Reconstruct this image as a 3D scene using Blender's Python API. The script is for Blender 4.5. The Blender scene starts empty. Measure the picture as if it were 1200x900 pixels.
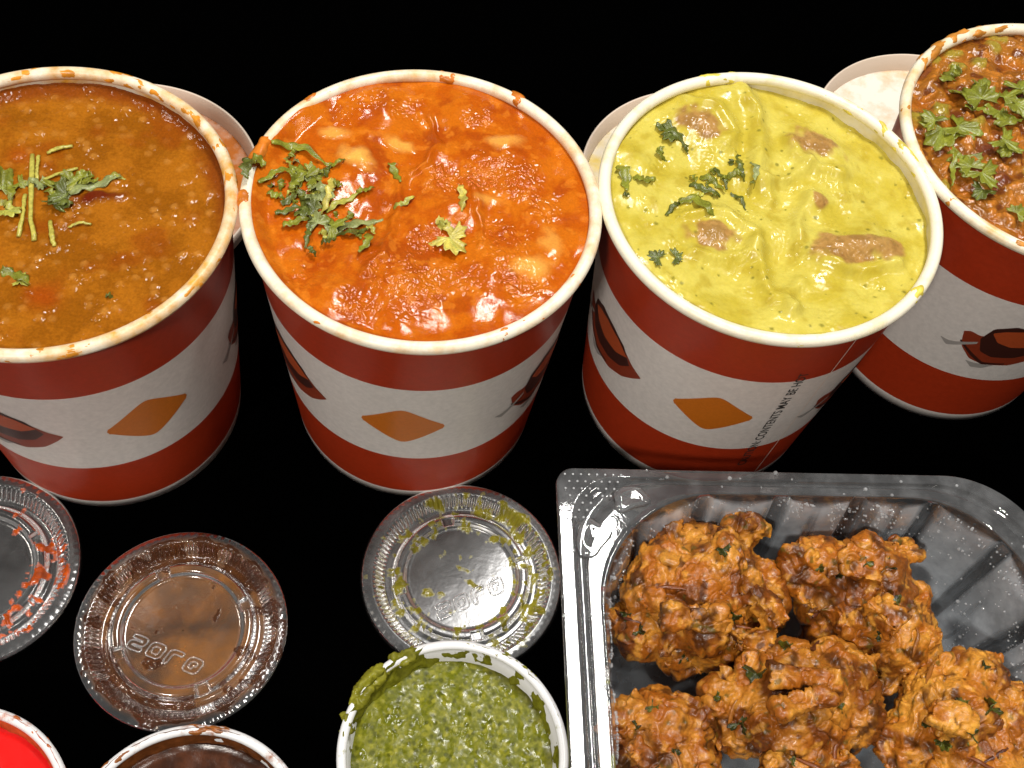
import bpy, bmesh, math, random
import numpy as np
from mathutils import Vector, Matrix
random.seed(7)
R = math.radians

# ---------------------------------------------------------------- camera
scene = bpy.context.scene
COL = scene.collection
CAM_H, PITCH, ROLL, FPX = 0.41941, 1.0192, 0.1722, 1400.76
F_ = Vector((0, math.cos(PITCH), -math.sin(PITCH)))
R0 = Vector((1, 0, 0)); U0 = R0.cross(F_)
R_ = R0*math.cos(ROLL) + U0*math.sin(ROLL)
U_ = U0*math.cos(ROLL) - R0*math.sin(ROLL)
CAM_O = Vector((0, 0, CAM_H))
cd = bpy.data.cameras.new('camera'); cam = bpy.data.objects.new('camera', cd); COL.objects.link(cam)
cd.sensor_width = 36; cd.lens = FPX/1200*36; cd.clip_start = 0.01; cd.clip_end = 50
m = Matrix((R_, U_, -F_)).transposed().to_4x4(); m.translation = CAM_O
cam.matrix_world = m
scene.camera = cam

# ---------------------------------------------------------------- world and lamps
w = bpy.data.worlds.new('World'); scene.world = w; w.use_nodes = True
w.node_tree.nodes['Background'].inputs[0].default_value = (1, 0.96, 0.92, 1)
w.node_tree.nodes['Background'].inputs[1].default_value = 0.09
def lamp(name, loc, target, sx, sy, power, col=(1, .95, .88), rz=None):
    l = bpy.data.lights.new(name, 'AREA'); l.shape = 'RECTANGLE'; l.size = sx; l.size_y = sy
    l.energy = power; l.color = col
    o = bpy.data.objects.new(name, l); COL.objects.link(o); o.location = loc
    if rz is not None: o.rotation_euler = (0, 0, rz)
    else: o.rotation_euler = (Vector(target)-Vector(loc)).to_track_quat('-Z', 'Y').to_euler()
    return o
lamp('ceiling_panel', (0.16, 0.635, 1.5), None, 0.18, 0.50, 19, (1, .97, .93), R(10))
lamp('front_fill', (-0.35, -0.75, 1.25), (0, .22, .05), 0.16, 0.12, 14, (1, .93, .85))  # unseen fill light, added to brighten the cup fronts
lamp('left_glint_light', (-1.0, 0.35, 1.3), (0, .22, .08), 0.16, 0.16, 3.2, (1, .92, .82))  # small light added on the left for glints on the wet food
lamp('right_glint_light', (0.95, 0.25, 1.35), (0, .22, .08), 0.14, 0.14, 2.6, (1, .93, .85))  # its added counterpart on the right, also for glints
lamp('near_glint_light', (0.12, -0.12, 1.5), (0, .25, .05), 0.10, 0.10, 2.6, (1, .95, .88))  # another added overhead light, put in to give the bumps more glints
scene.view_settings.view_transform = 'Standard'
scene.view_settings.look = 'None'
scene.view_settings.exposure = 0.0
scene.view_settings.gamma = 1.0
scene.cycles.max_bounces = 10
scene.cycles.transparent_max_bounces = 24
scene.cycles.use_denoising = True

# ---------------------------------------------------------------- helpers
def at(u, v, z):
    """a point of the photograph (1200x900) on the level plane z"""
    d = F_*FPX + R_*(u-600) - U_*(v-450)
    return CAM_O + d*((z-CAM_H)/d.z)
def px2m(p):
    """metres per photo pixel at a point"""
    return (Vector(p)-CAM_O).dot(F_)/FPX
def lin(r, g, b):
    f = lambda c: (c/255/12.92 if c/255 <= .04045 else ((c/255+.055)/1.055)**2.4)
    return (f(r), f(g), f(b))
def L3(*a): return np.array(lin(*a))

_rs = np.random.RandomState(3)
_perm = _rs.permutation(512); _perm = np.concatenate([_perm, _perm, _perm])
_grad = _rs.normal(size=(512, 3)); _grad /= np.linalg.norm(_grad, axis=1)[:, None]
def perlin(x, y, z):
    x, y, z = np.broadcast_arrays(np.asarray(x, float), y, z)
    xi, yi, zi = [np.floor(a).astype(int) for a in (x, y, z)]
    xf, yf, zf = x-xi, y-yi, z-zi
    fade = lambda t: t*t*t*(t*(t*6-15)+10)
    u, v, w_ = fade(xf), fade(yf), fade(zf)
    def g(dx, dy, dz):
        h = _perm[(_perm[(_perm[(xi+dx) & 511]+yi+dy) & 511]+zi+dz) & 511]
        G = _grad[h]
        return G[..., 0]*(xf-dx)+G[..., 1]*(yf-dy)+G[..., 2]*(zf-dz)
    l = lambda a, b, t: a+(b-a)*t
    return l(l(l(g(0, 0, 0), g(1, 0, 0), u), l(g(0, 1, 0), g(1, 1, 0), u), v),
             l(l(g(0, 0, 1), g(1, 0, 1), u), l(g(0, 1, 1), g(1, 1, 1), u), v), w_)*1.5
def fbm(x, y, z, scale, octv=4, gain=.5):
    """noise with features of `scale` metres"""
    s = 0; a = 1; f = 1/scale
    for i in range(octv):
        s = s+a*perlin(x*f+i*7.3, y*f+i*3.1, z*f+i*5.7); a *= gain; f *= 2.03
    return s
def worley(x, y, scale, seed=0):
    """F1 distance (in cells) and a random id"""
    x = x/scale; y = y/scale
    xi = np.floor(x).astype(int); yi = np.floor(y).astype(int)
    best = np.full(x.shape, 9.); idv = np.zeros(x.shape)
    for dx in (-1, 0, 1):
        for dy in (-1, 0, 1):
            cx, cy = xi+dx, yi+dy
            h = _perm[(_perm[(cx+seed*17) & 511]+cy) & 511]
            jx = ((h*73) % 512)/512.; jy = ((h*151+77) % 512)/512.
            d = np.hypot(cx+jx-x, cy+jy-y)
            q = d < best; best = np.where(q, d, best); idv = np.where(q, ((h*37+11) % 512)/512., idv)
    return best, idv
def sm(a, b, x):
    t = np.clip((x-a)/(b-a), 0, 1); return t*t*(3-2*t)
def mix(a, b, t):
    t = np.asarray(t)[..., None]; return a*(1-t)+b*t

def quads_obj(name, V, Q, mat, parent=None, col=None, smooth=True, loc=None):
    """numpy vertices and quads (or triangles) to one mesh object"""
    V = np.asarray(V, np.float32); Q = np.asarray(Q, np.int32); k = Q.shape[1]
    me = bpy.data.meshes.new(name)
    me.vertices.add(len(V)); me.vertices.foreach_set('co', V.ravel())
    me.loops.add(Q.size); me.loops.foreach_set('vertex_index', Q.ravel())
    me.polygons.add(len(Q)); me.polygons.foreach_set('loop_start', np.arange(0, Q.size, k, dtype=np.int32))
    me.polygons.foreach_set('loop_total', np.full(len(Q), k, np.int32))
    me.update(calc_edges=True); me.validate()
    return finish(name, me, mat, parent, col, smooth, loc)
def finish(name, me, mat, parent=None, col=None, smooth=True, loc=None):
    if col is not None:
        c = np.ones((len(me.vertices), 4), np.float32); c[:, :3] = col
        a = me.color_attributes.new('col', 'FLOAT_COLOR', 'POINT'); a.data.foreach_set('color', c.ravel())
    me.polygons.foreach_set('use_smooth', np.full(len(me.polygons), smooth, bool))
    if mat: me.materials.append(mat)
    o = bpy.data.objects.new(name, me); COL.objects.link(o)
    if parent: o.parent = parent
    if loc is not None: o.location = loc
    return o
def grid_quads(n, m_, wrap=True):
    """n rings of m_ points"""
    i, j = np.meshgrid(np.arange(n-1), np.arange(m_ if wrap else m_-1), indexing='ij')
    j2 = (j+1) % m_
    return np.stack([i*m_+j, i*m_+j2, (i+1)*m_+j2, (i+1)*m_+j], -1).reshape(-1, 4)
def lathe(name, prof, seg, mat, parent=None, loc=None):
    t = np.arange(seg)*2*math.pi/seg
    V = np.concatenate([np.stack([r*np.cos(t), r*np.sin(t), np.full(seg, z)], 1) for r, z in prof])
    return quads_obj(name, V, grid_quads(len(prof), seg)[:, ::-1], mat, parent, loc=loc)
def empty(name, loc, label, cat, group=None, rz=0):
    o = bpy.data.objects.new(name, None); COL.objects.link(o); o.location = loc; o.rotation_euler = (0, 0, rz)
    o.empty_display_size = .01
    return tag(o, label, cat, group)
def tag(o, label, cat, group=None):
    o['label'] = label; o['category'] = cat
    if group: o['group'] = group
    return o

# ---------------------------------------------------------------- materials
def new_mat(name):
    mt = bpy.data.materials.new(name); mt.use_nodes = True
    nt = mt.node_tree; return mt, nt, nt.nodes['Principled BSDF'], nt.nodes['Material Output']
def nd(nt, t, **kw):
    n = nt.nodes.new(t)
    for k, v in kw.items(): setattr(n, k, v)
    return n
def noise(nt, scale, detail=4, rough=.55, coords='Object'):
    tc = nd(nt, 'ShaderNodeTexCoord'); n = nd(nt, 'ShaderNodeTexNoise')
    n.inputs['Scale'].default_value = scale; n.inputs['Detail'].default_value = detail; n.inputs['Roughness'].default_value = rough
    nt.links.new(tc.outputs[coords], n.inputs['Vector']); return n
def ramp(nt, src, stops, interp='LINEAR'):
    r = nd(nt, 'ShaderNodeValToRGB'); r.color_ramp.interpolation = interp
    e = r.color_ramp.elements
    while len(e) < len(stops): e.new(.5)
    for i, (p, c) in enumerate(stops):
        e[i].position = p; e[i].color = (*c, 1) if len(c) == 3 else c
    nt.links.new(src, r.inputs[0]); return r
def mixc(nt, fac, a, b, mode='MIX'):
    n = nd(nt, 'ShaderNodeMix', data_type='RGBA', blend_type=mode)
    for s, v in ((n.inputs['Factor'], fac), (n.inputs['A'], a), (n.inputs['B'], b)):
        if hasattr(v, 'is_output'): nt.links.new(v, s)
        elif isinstance(v, (int, float)): s.default_value = v
        else: s.default_value = (*v, 1) if len(v) == 3 else v
    return n.outputs['Result']
def bump(nt, bsdf, src, dist, strength=1.0):
    b = nd(nt, 'ShaderNodeBump'); b.inputs['Distance'].default_value = dist; b.inputs['Strength'].default_value = strength
    nt.links.new(src, b.inputs['Height']); nt.links.new(b.outputs[0], bsdf.inputs['Normal']); return b

def food_mat(name, rough=.28, grain=1600, gdist=.0002, var=.25, sss=.12, spec=.5, coat=0.0, rough2=None):
    mt, nt, b, _ = new_mat(name)
    a = nd(nt, 'ShaderNodeAttribute', attribute_name='col')
    n = noise(nt, grain, 5, .6)
    r = ramp(nt, n.outputs[0], [(.3, (1-var,)*3), (.7, (1+var*.6,)*3)])
    c = mixc(nt, 1.0, a.outputs['Color'], r.outputs[0], 'MULTIPLY')
    nt.links.new(c, b.inputs['Base Color'])
    b.inputs['Roughness'].default_value = rough; b.inputs['Specular IOR Level'].default_value = spec
    b.inputs['Subsurface Weight'].default_value = sss; b.inputs['Subsurface Radius'].default_value = (1, .6, .3)
    b.inputs['Subsurface Scale'].default_value = .0015
    b.inputs['Coat Weight'].default_value = coat; b.inputs['Coat Roughness'].default_value = .12
    if rough2:
        nr2 = noise(nt, 260, 4, .6); mr = nd(nt, 'ShaderNodeMapRange'); mr.inputs['From Min'].default_value = .42; mr.inputs['From Max'].default_value = .60
        mr.inputs['To Min'].default_value = rough; mr.inputs['To Max'].default_value = rough2
        nt.links.new(nr2.outputs[0], mr.inputs[0]); nt.links.new(mr.outputs[0], b.inputs['Roughness'])
    bump(nt, b, n.outputs[0], gdist); return mt
def plain(name, col, rough=.5, var=0, scale=900, bd=0, spec=.5):
    mt, nt, b, _ = new_mat(name)
    b.inputs['Roughness'].default_value = rough; b.inputs['Specular IOR Level'].default_value = spec
    n = noise(nt, scale)
    r = ramp(nt, n.outputs[0], [(.3, tuple(x*(1-var) for x in col)), (.7, tuple(min(1, x*(1+var)) for x in col))])
    nt.links.new(r.outputs[0], b.inputs['Base Color'])
    if bd: bump(nt, b, n.outputs[0], bd)
    return mt
def clear_plastic(name, fog=.03, fogvar=.1, fogscale=60, tint=(.97, .98, .98), rough=.04, wav=.35, stain=None, stain_thr=(.5, .6), stain_scale=70, stain_max=.8, attr=False, milk=(.62, .64, .66)):
    """thin clear sheet: see-through, mirror-like by angle, a little milky or fogged, stained if asked"""
    mt, nt, b, out = new_mat(name); nt.nodes.remove(b)
    tr = nd(nt, 'ShaderNodeBsdfTransparent'); tr.inputs[0].default_value = (*tint, 1)
    gl = nd(nt, 'ShaderNodeBsdfGlossy'); gl.inputs['Roughness'].default_value = rough; gl.inputs[0].default_value = (1, 1, 1, 1)
    df = nd(nt, 'ShaderNodeBsdfDiffuse'); df.inputs[0].default_value = (*milk, 1)
    n = noise(nt, fogscale, 5, .6)
    mr = nd(nt, 'ShaderNodeMapRange'); mr.inputs['From Min'].default_value = .42; mr.inputs['From Max'].default_value = .68
    mr.inputs['To Min'].default_value = fog; mr.inputs['To Max'].default_value = fog+fogvar
    nt.links.new(n.outputs[0], mr.inputs[0])
    fo = mr.outputs[0]
    if attr:
        at_ = nd(nt, 'ShaderNodeAttribute', attribute_name='col'); mm = nd(nt, 'ShaderNodeMath', operation='MULTIPLY')
        nt.links.new(fo, mm.inputs[0]); nt.links.new(at_.outputs['Fac'], mm.inputs[1]); fo = mm.outputs[0]
    m1 = nd(nt, 'ShaderNodeMixShader'); nt.links.new(fo, m1.inputs[0]); nt.links.new(tr.outputs[0], m1.inputs[1]); nt.links.new(df.outputs[0], m1.inputs[2])
    last = m1
    if stain:
        sd = nd(nt, 'ShaderNodeBsdfDiffuse'); n2 = noise(nt, stain_scale, 6, .62)
        n3 = noise(nt, stain_scale*3, 3)
        rc = ramp(nt, n3.outputs[0], [(.3, tuple(x*.45 for x in stain)), (.7, stain)])
        nt.links.new(rc.outputs[0], sd.inputs[0])
        m2 = nd(nt, 'ShaderNodeMapRange'); m2.inputs['From Min'].default_value = stain_thr[0]; m2.inputs['From Max'].default_value = stain_thr[1]
        m2.inputs['To Max'].default_value = stain_max
        nt.links.new(n2.outputs[0], m2.inputs[0])
        tcr = nd(nt, 'ShaderNodeTexCoord'); ln = nd(nt, 'ShaderNodeVectorMath', operation='LENGTH'); nt.links.new(tcr.outputs['Object'], ln.inputs[0])
        mk = nd(nt, 'ShaderNodeMapRange'); mk.inputs['From Min'].default_value = .0325; mk.inputs['From Max'].default_value = .0355; mk.inputs['To Min'].default_value = 1; mk.inputs['To Max'].default_value = 0
        nt.links.new(ln.outputs['Value'], mk.inputs[0]); mm2 = nd(nt, 'ShaderNodeMath', operation='MULTIPLY')
        nt.links.new(m2.outputs[0], mm2.inputs[0]); nt.links.new(mk.outputs[0], mm2.inputs[1]); m2 = mm2
        ms = nd(nt, 'ShaderNodeMixShader'); nt.links.new(m2.outputs[0], ms.inputs[0]); nt.links.new(last.outputs[0], ms.inputs[1]); nt.links.new(sd.outputs[0], ms.inputs[2]); last = ms
    fr = nd(nt, 'ShaderNodeFresnel'); fr.inputs[0].default_value = 1.58
    bp = nd(nt, 'ShaderNodeBump'); bp.inputs['Distance'].default_value = .00025; bp.inputs['Strength'].default_value = wav
    nb = noise(nt, 260, 3); nt.links.new(nb.outputs[0], bp.inputs['Height'])
    nt.links.new(bp.outputs[0], gl.inputs['Normal'])
    mu = nd(nt, 'ShaderNodeMath', operation='MULTIPLY'); mu.inputs[1].default_value = 1.5; mu.use_clamp = True
    nt.links.new(fr.outputs[0], mu.inputs[0])
    m3 = nd(nt, 'ShaderNodeMixShader'); nt.links.new(mu.outputs[0], m3.inputs[0]); nt.links.new(last.outputs[0], m3.inputs[1]); nt.links.new(gl.outputs[0], m3.inputs[2])
    nt.links.new(m3.outputs[0], out.inputs[0]); return mt

# table: matt black, swallows the light
mt, nt, b, out = new_mat('table_black'); nt.nodes.remove(b)
d = nd(nt, 'ShaderNodeBsdfDiffuse'); d.inputs[0].default_value = (.0003, .0003, .0003, 1); nt.links.new(d.outputs[0], out.inputs[0]); M_TABLE = mt

# printed paper wall: colour bands by height
def cup_wall_mat():
    mt, nt, b, _ = new_mat('printed_paper')
    tc = nd(nt, 'ShaderNodeTexCoord'); sx = nd(nt, 'ShaderNodeSeparateXYZ'); nt.links.new(tc.outputs['Object'], sx.inputs[0])
    mul = nd(nt, 'ShaderNodeMath', operation='MULTIPLY'); mul.inputs[1].default_value = 1/.125; nt.links.new(sx.outputs['Z'], mul.inputs[0])
    white = (.74, .70, .66); red = (.40, .036, .009)
    r = ramp(nt, mul.outputs[0], [(0, white), (.0056/.125, red), (.0369/.125, white), (.0913/.125, red)], 'CONSTANT')
    n = noise(nt, 500, 5); rr = ramp(nt, n.outputs[0], [(.3, (.86,)*3), (.7, (1,)*3)])
    c = mixc(nt, 1.0, r.outputs[0], rr.outputs[0], 'MULTIPLY'); nt.links.new(c, b.inputs['Base Color'])
    b.inputs['Roughness'].default_value = .34; b.inputs['Specular IOR Level'].default_value = .35
    n2 = noise(nt, 1500, 3); bump(nt, b, n2.outputs[0], .00004); return mt
M_WALL = cup_wall_mat()
def stained_paper(name, base, stain, thr, scale, rough=.4, seed=0):
    mt, nt, b, _ = new_mat(name)
    n = noise(nt, scale, 6, .62); n.noise_dimensions = '4D'; n.inputs['W'].default_value = seed
    r = ramp(nt, n.outputs[0], [(thr[0], (0, 0, 0)), (thr[1], (1, 1, 1))])
    n2 = noise(nt, scale*2.7, 4); r2 = ramp(nt, n2.outputs[0], [(.35, tuple(x*.75 for x in stain)), (.65, stain)])
    c = mixc(nt, r.outputs[0], base, r2.outputs[0]); nt.links.new(c, b.inputs['Base Color'])
    b.inputs['Roughness'].default_value = rough
    n3 = noise(nt, 900, 3); bump(nt, b, n3.outputs[0], .00006); return mt
CREAM = (.86, .80, .64)
STAIN = {'dal': lin(228, 166, 62), 'orange': lin(232, 176, 96), 'yellow': lin(230, 214, 138), 'brown': lin(230, 186, 104)}
M_RIM = {k: stained_paper('rim_'+k, CREAM, STAIN[k], t, 110, seed=i*3.1) for i, (k, t) in enumerate((('dal', (.36, .66)), ('orange', (.44, .74)), ('yellow', (.5, .78)), ('brown', (.42, .72))))}
M_LINING = {k: stained_paper('lining_'+k, (.74, .69, .56), STAIN[k], (.38, .60), 60, seed=i*2.3+1) for i, k in enumerate(STAIN)}
M_DIAMOND = plain('print_orange', (.55, .15, .010), .4, .06)
M_CH_RED = plain('print_red', (.24, .035, .012), .4, .08)
M_CH_ORANGE = plain('print_bright_red', (.40, .07, .018), .4, .08)
M_CH_DARK = plain('print_dark', (.045, .012, .008), .4, .1)
M_CH_GREY = plain('print_grey', (.34, .32, .30), .4, .05)
M_TEXT = plain('print_black', (.03, .028, .026), .45, .1)
M_SEAM = plain('paper_edge', (.72, .60, .52), .5, .08)
M_HERB = food_mat('coriander_green', .28, 1500, .00015, .35, .05)
M_STEM = plain('stem_green', lin(176, 168, 74), .3, .3, 900, .0001)

# ---------------------------------------------------------------- table
tb = quads_obj('table', [(-3, -3, 0), (3, -3, 0), (3, 3, 0), (-3, 3, 0)], [(0, 1, 2, 3)], M_TABLE, smooth=False); tb['kind'] = 'structure'

# ---------------------------------------------------------------- soup cups
RB, RT, HT, HR = .0466, .0556, .1190, .12226
rw = lambda z: RB+(RT-RB)*np.asarray(z)/HT
CUP = {1: (-.15132, .21981), 2: (-.03816, .24602), 3: (.07437, .27218), 4: (.17694, .32348)}
DIA = {1: -48, 2: -85.5, 3: -94, 4: -150.5}
def patch(name, lo, hi, a0, a1, d0, mat, parent, off, n=28, k=5):
    """a printed patch between z = lo(s) and z = hi(s), s from 0 to 1 over the angles a0..a1 (degrees from d0)"""
    s = np.linspace(0, 1, n); V = []
    for j in range(k):
        z = lo(s)+(hi(s)-lo(s))*j/(k-1); t = np.radians(d0+a0+(a1-a0)*s); r = rw(z)+off
        V.append(np.stack([r*np.cos(t), r*np.sin(t), z], 1))
    return quads_obj(name, np.concatenate(V), grid_quads(k, n, False), mat, parent)
def curve(pts):
    xs, ys = zip(*pts); return lambda s: np.interp(s, xs, ys)/10.
def smooth_curve(pts):
    xs, ys = np.array(pts).T
    def f(s):
        s = np.asarray(s); g = np.linspace(0, 1, 201); y = np.interp(g, xs, ys)
        for _ in range(12): y[1:-1] = (y[:-2]+2*y[1:-1]+y[2:])/4
        return np.interp(s, g, y)/10.
    return f
def make_cup(k, kind, label):
    x, y = CUP[k]
    c = empty('soup_cup', (x, y, 0), label, 'cup', 'striped paper soup cups in a row')
    zs = np.linspace(0.0004, HT, 26)
    # outer wall, then over the top and down the inside to a floor
    prof = [(RB-.0012, .0004)]+[(float(rw(z)), float(z)) for z in zs]
    lathe('wall', prof, 160, M_WALL, c)
    lathe('lining', [(float(rw(z))-.0007, float(z)) for z in zs[::-1][:-3]]+[(RB-.003, .006), (.0001, .006)], 160, M_LINING[kind], c)
    br = .0021; rc = .058-br; zc = HR-br
    t = np.linspace(0, 2*math.pi, 21)
    lathe('rim', [(rc+br*math.cos(a), zc+br*math.sin(a)) for a in t], 180, M_RIM[kind], c)
    s_ = np.linspace(-1, 1, 40)
    for q in range(3):
        d0 = DIA[k]+120*q
        
        def sup(s, sg):             # straight sides, rounded corners
            x = np.abs(2*np.clip(s, 0, 1)-1)*.94; e = .16; f = lambda q: (1-np.sqrt(q*q+e*e)+.02)/(1.02-e)
            y = np.where(x < .86, f(x), f(.86)*np.sqrt(np.clip(1-((x-.86)/.08)**2, 0, 1)))
            return .0638+sg*.0124*y
        patch('printed_diamond', lambda s: sup(s, -1), lambda s: sup(s, 1), -16, 16, d0, M_DIAMOND, c, .00012, 48)
        a0, a1 = 42.5, 88.5
        chi = patch('printed_chilli', smooth_curve([(0, .66), (.05, .58), (.2, .51), (.35, .49), (.6, .50), (.8, .545), (.93, .60), (1, .635)]),
                    smooth_curve([(0, .665), (.05, .68), (.15, .668), (.3, .70), (.5, .735), (.75, .72), (.88, .67), (1, .64)]), a0+1.5, a1, d0, M_CH_RED, c, .00016, 40)
        patch('pod_outline', smooth_curve([(0, .65), (.1, .575), (.3, .55), (.6, .56), (.85, .595), (1, .65)]),
              smooth_curve([(0, .66), (.06, .735), (.3, .775), (.6, .765), (.85, .73), (1, .655)]), a0+9, a1-6.5, d0, M_CH_DARK, chi, .00020, 36)
        patch('pod_face', smooth_curve([(0, .70), (.15, .655), (.4, .635), (.75, .645), (1, .685)]),
              smooth_curve([(0, .71), (.15, .735), (.4, .752), (.75, .735), (1, .69)]), a0+12, a1-8.5, d0, M_CH_ORANGE, chi, .00025, 30)
        patch('pod_underside', curve([(0, .60), (.3, .535), (.6, .488), (1, .505)]), curve([(0, .61), (.3, .555), (.6, .505), (1, .515)]), a0+2.5, a0+26, d0, M_CH_DARK, chi, .0002, 20, 3)
        patch('pod_stem', curve([(0, .575), (.25, .545), (.45, .56), (1, .615)]), curve([(0, .578), (.25, .575), (.45, .585), (1, .63)]), a0-5, a0+9, d0, M_CH_GREY, chi, .00023, 16, 3)
        patch('pod_shadow', smooth_curve([(0, .49), (.3, .455), (.7, .46), (1, .49)]), smooth_curve([(0, .492), (.3, .488), (.7, .49), (1, .492)]), a0+10, a0+22, d0, M_CH_GREY, chi, .00012, 16, 3)
    if k == 3:
        cu = bpy.data.curves.new('txt', 'FONT'); cu.body = 'CAUTION: CONTENTS MAY BE HOT'; cu.size = 1; cu.offset = .012
        to = bpy.data.objects.new('txt', cu); COL.objects.link(to)
        dg = bpy.context.evaluated_depsgraph_get(); me = bpy.data.meshes.new_from_object(to.evaluated_get(dg)); bpy.data.objects.remove(to)
        n = len(me.vertices); co = np.empty(n*3, np.float32); me.vertices.foreach_get('co', co); co = co.reshape(-1, 3)
        x1 = co[:, 0].max(); z = .0205+co[:, 0]/x1*.0765
        yy = co[:, 1]-.36
        t_ = np.radians(DIA[3]+25)-yy*.0048/rw(z); r = rw(z)+.00016
        me.vertices.foreach_set('co', np.stack([r*np.cos(t_), r*np.sin(t_), z], 1).astype(np.float32).ravel()); me.update()
        o = finish('printed_text', me, M_TEXT, c, smooth=False); o['label'] = 'black capital letters warning about hot contents'
    sd = {1: 22, 2: 190, 3: 37.5, 4: 200}[k]
    if k == 3:
        patch('seam', lambda s: np.full_like(s, .001), lambda s: np.full_like(s, .1185), -.22, .22, DIA[k]+sd, M_SEAM, c, .0002, 4, 30)
    return c
cup1 = make_cup(1, 'dal', 'red and white striped paper cup filled with brown lentil soup, leftmost')
cup2 = make_cup(2, 'orange', 'red and white striped paper cup filled with orange curry')
cup3 = make_cup(3, 'yellow', 'red and white striped paper cup filled with yellow curry, warning text on its side')
cup4 = make_cup(4, 'brown', 'red and white striped paper cup filled with chunky brown curry, cut off at right')

# ---------------------------------------------------------------- curries
def polar(rad, nr, ns):
    r = np.concatenate([[0.0006], np.linspace(0, 1, nr)[1:]])*1.0
    r = np.where(r < .001, .0006/rad, r)*rad
    t = np.arange(ns)*2*math.pi/ns
    rr, tt = np.meshgrid(r, t, indexing='ij')
    return rr, tt
class Food: pass
def make_food(name, centre, z0, rad, fn, mat, label, cat, group, nr=170, ns=520, depth=.03, rtop=None):
    """fn(X, Y, rr) -> height, colour, with X, Y world coordinates"""
    rr, tt = polar(rad, nr, ns)
    X = centre[0]+rr*np.cos(tt); Y = centre[1]+rr*np.sin(tt)
    h, c = fn(X, Y, rr)
    V = np.stack([rr*np.cos(tt), rr*np.sin(tt), h], -1).reshape(-1, 3)
    Q = grid_quads(nr, ns)
    base = len(V)
    cv = [[0, 0, float(h[0].mean())]]
    sk = np.stack([rad*.93*np.cos(tt[0]), rad*.93*np.sin(tt[0]), np.full(ns, -depth)], 1)
    V = np.concatenate([V, sk]); j = np.arange(ns); j2 = (j+1) % ns; e = (nr-1)*ns
    Q = np.concatenate([Q, np.stack([e+j, e+j2, base+j2, base+j], 1)])
    col = np.concatenate([c.reshape(-1, 3), np.tile(c[-1].mean(0), (ns, 1))])
    # close centre and underside with folded quads
    half = ns//2
    jj = np.arange(half-1)
    Q = np.concatenate([Q, np.stack([jj, ns-1-jj, ns-2-jj, jj+1], 1)[:, ::-1], np.stack([base+jj, base+jj+1, base+ns-2-jj, base+ns-1-jj], 1)[:, ::-1]])
    o = quads_obj(name, V, Q, mat, col=np.clip(col, 0, 1), loc=(centre[0], centre[1], z0))
    tag(o, label, cat, group)
    f = Food(); f.o = o; f.c = centre; f.z0 = z0; f.fn = fn; f.rad = rad
    def hz(p):
        x, y = np.array([p[0]]), np.array([p[1]])
        return z0+float(fn(x, y, np.hypot(x-centre[0], y-centre[1]))[0][0])
    f.hz = hz
    def on(u, v, lift=0.0):
        p = at(u, v, z0)
        for _ in range(3): p = at(u, v, hz(p)+lift)
        return p
    f.on = on
    return f
def gauss(X, Y, p, r, r2=None, ang=0):
    dx, dy = X-p[0], Y-p[1]
    c, s = math.cos(ang), math.sin(ang); a = (dx*c+dy*s)/r; b_ = (-dx*s+dy*c)/(r2 or r)
    return np.exp(-(a*a+b_*b_))
def plateau(X, Y, p, r, r2, ang, soft=.35, wob=.25, seed=0):
    dx, dy = X-p[0], Y-p[1]
    c, s = math.cos(ang), math.sin(ang); a = (dx*c+dy*s)/r; b_ = (-dx*s+dy*c)/r2
    d = np.sqrt(a*a+b_*b_)+wob*fbm(X, Y, seed+0*X, .006, 2)
    return 1-sm(1-soft, 1+soft, d)
def path_d(X, Y, pts):
    d = np.full(X.shape, 9.)
    for a, b_ in zip(pts[:-1], pts[1:]):
        a = np.array(a[:2]); b_ = np.array(b_[:2]); ab = b_-a
        t = np.clip(((X-a[0])*ab[0]+(Y-a[1])*ab[1])/(ab@ab), 0, 1)
        d = np.minimum(d, np.hypot(X-a[0]-t*ab[0], Y-a[1]-t*ab[1]))
    return d
Z1, Z2, Z3, Z4 = .1155, .1184, .1164, .1182
ZERO = lambda X: 0*X
# --- lentil soup
def dal_fn(X, Y, rr):
    d1, i1 = worley(X, Y, .0017, 1); d2, i2 = worley(X, Y, .0042, 2)
    big = fbm(X, Y, ZERO(X)+1.3, .012, 3); fine = fbm(X, Y, ZERO(X)+4, .0016, 3)
    msk = sm(-.15, .5, fbm(X, Y, ZERO(X)+9, .01, 2))
    lump = sm(.55, .1, d2)*(i2 > .6)*(.5+.5*msk)
    h = .00055*big+.00028*(1-np.minimum(d1, 1))*(.3+.7*msk)+.00022*fine*(.3+.7*msk)+.00035*lump
    h = h+.0012*sm(.050, .0545, rr)
    p = at(112, 232, Z1); chi = plateau(X, Y, p, .0070, .0024, .35, .7, .9, 2)
    h = h+.0012*chi
    c = mix(L3(138, 80, 10), L3(160, 96, 18), sm(-.4, .5, big+fine*.4))
    c = mix(c, L3(186, 126, 52), .65*lump*sm(.45, .2, d2))
    c = mix(c, L3(134, 62, 8), .6*sm(.1, .6, fbm(X, Y, ZERO(X)+20, .018, 3)))
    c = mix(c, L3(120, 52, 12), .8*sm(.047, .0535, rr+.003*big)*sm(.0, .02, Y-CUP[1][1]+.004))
    c = mix(c, L3(92, 18, 8), .9*chi)
    for (u, v, r) in ((22, 182, .004), (50, 348, .005)):
        c = mix(c, L3(160, 66, 8), .6*gauss(X, Y, at(u, v, Z1), r))
    return h, c
M_DAL = food_mat('lentil_soup', .14, 1300, .00004, .2, .04, .26, 0)
rin = lambda z: float(rw(z))-.0003
F1 = make_food('lentil_soup', CUP[1], Z1, rin(Z1), dal_fn, M_DAL, 'thick brown lentil soup in the leftmost striped cup', 'soup', None, 220, 680)
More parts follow.
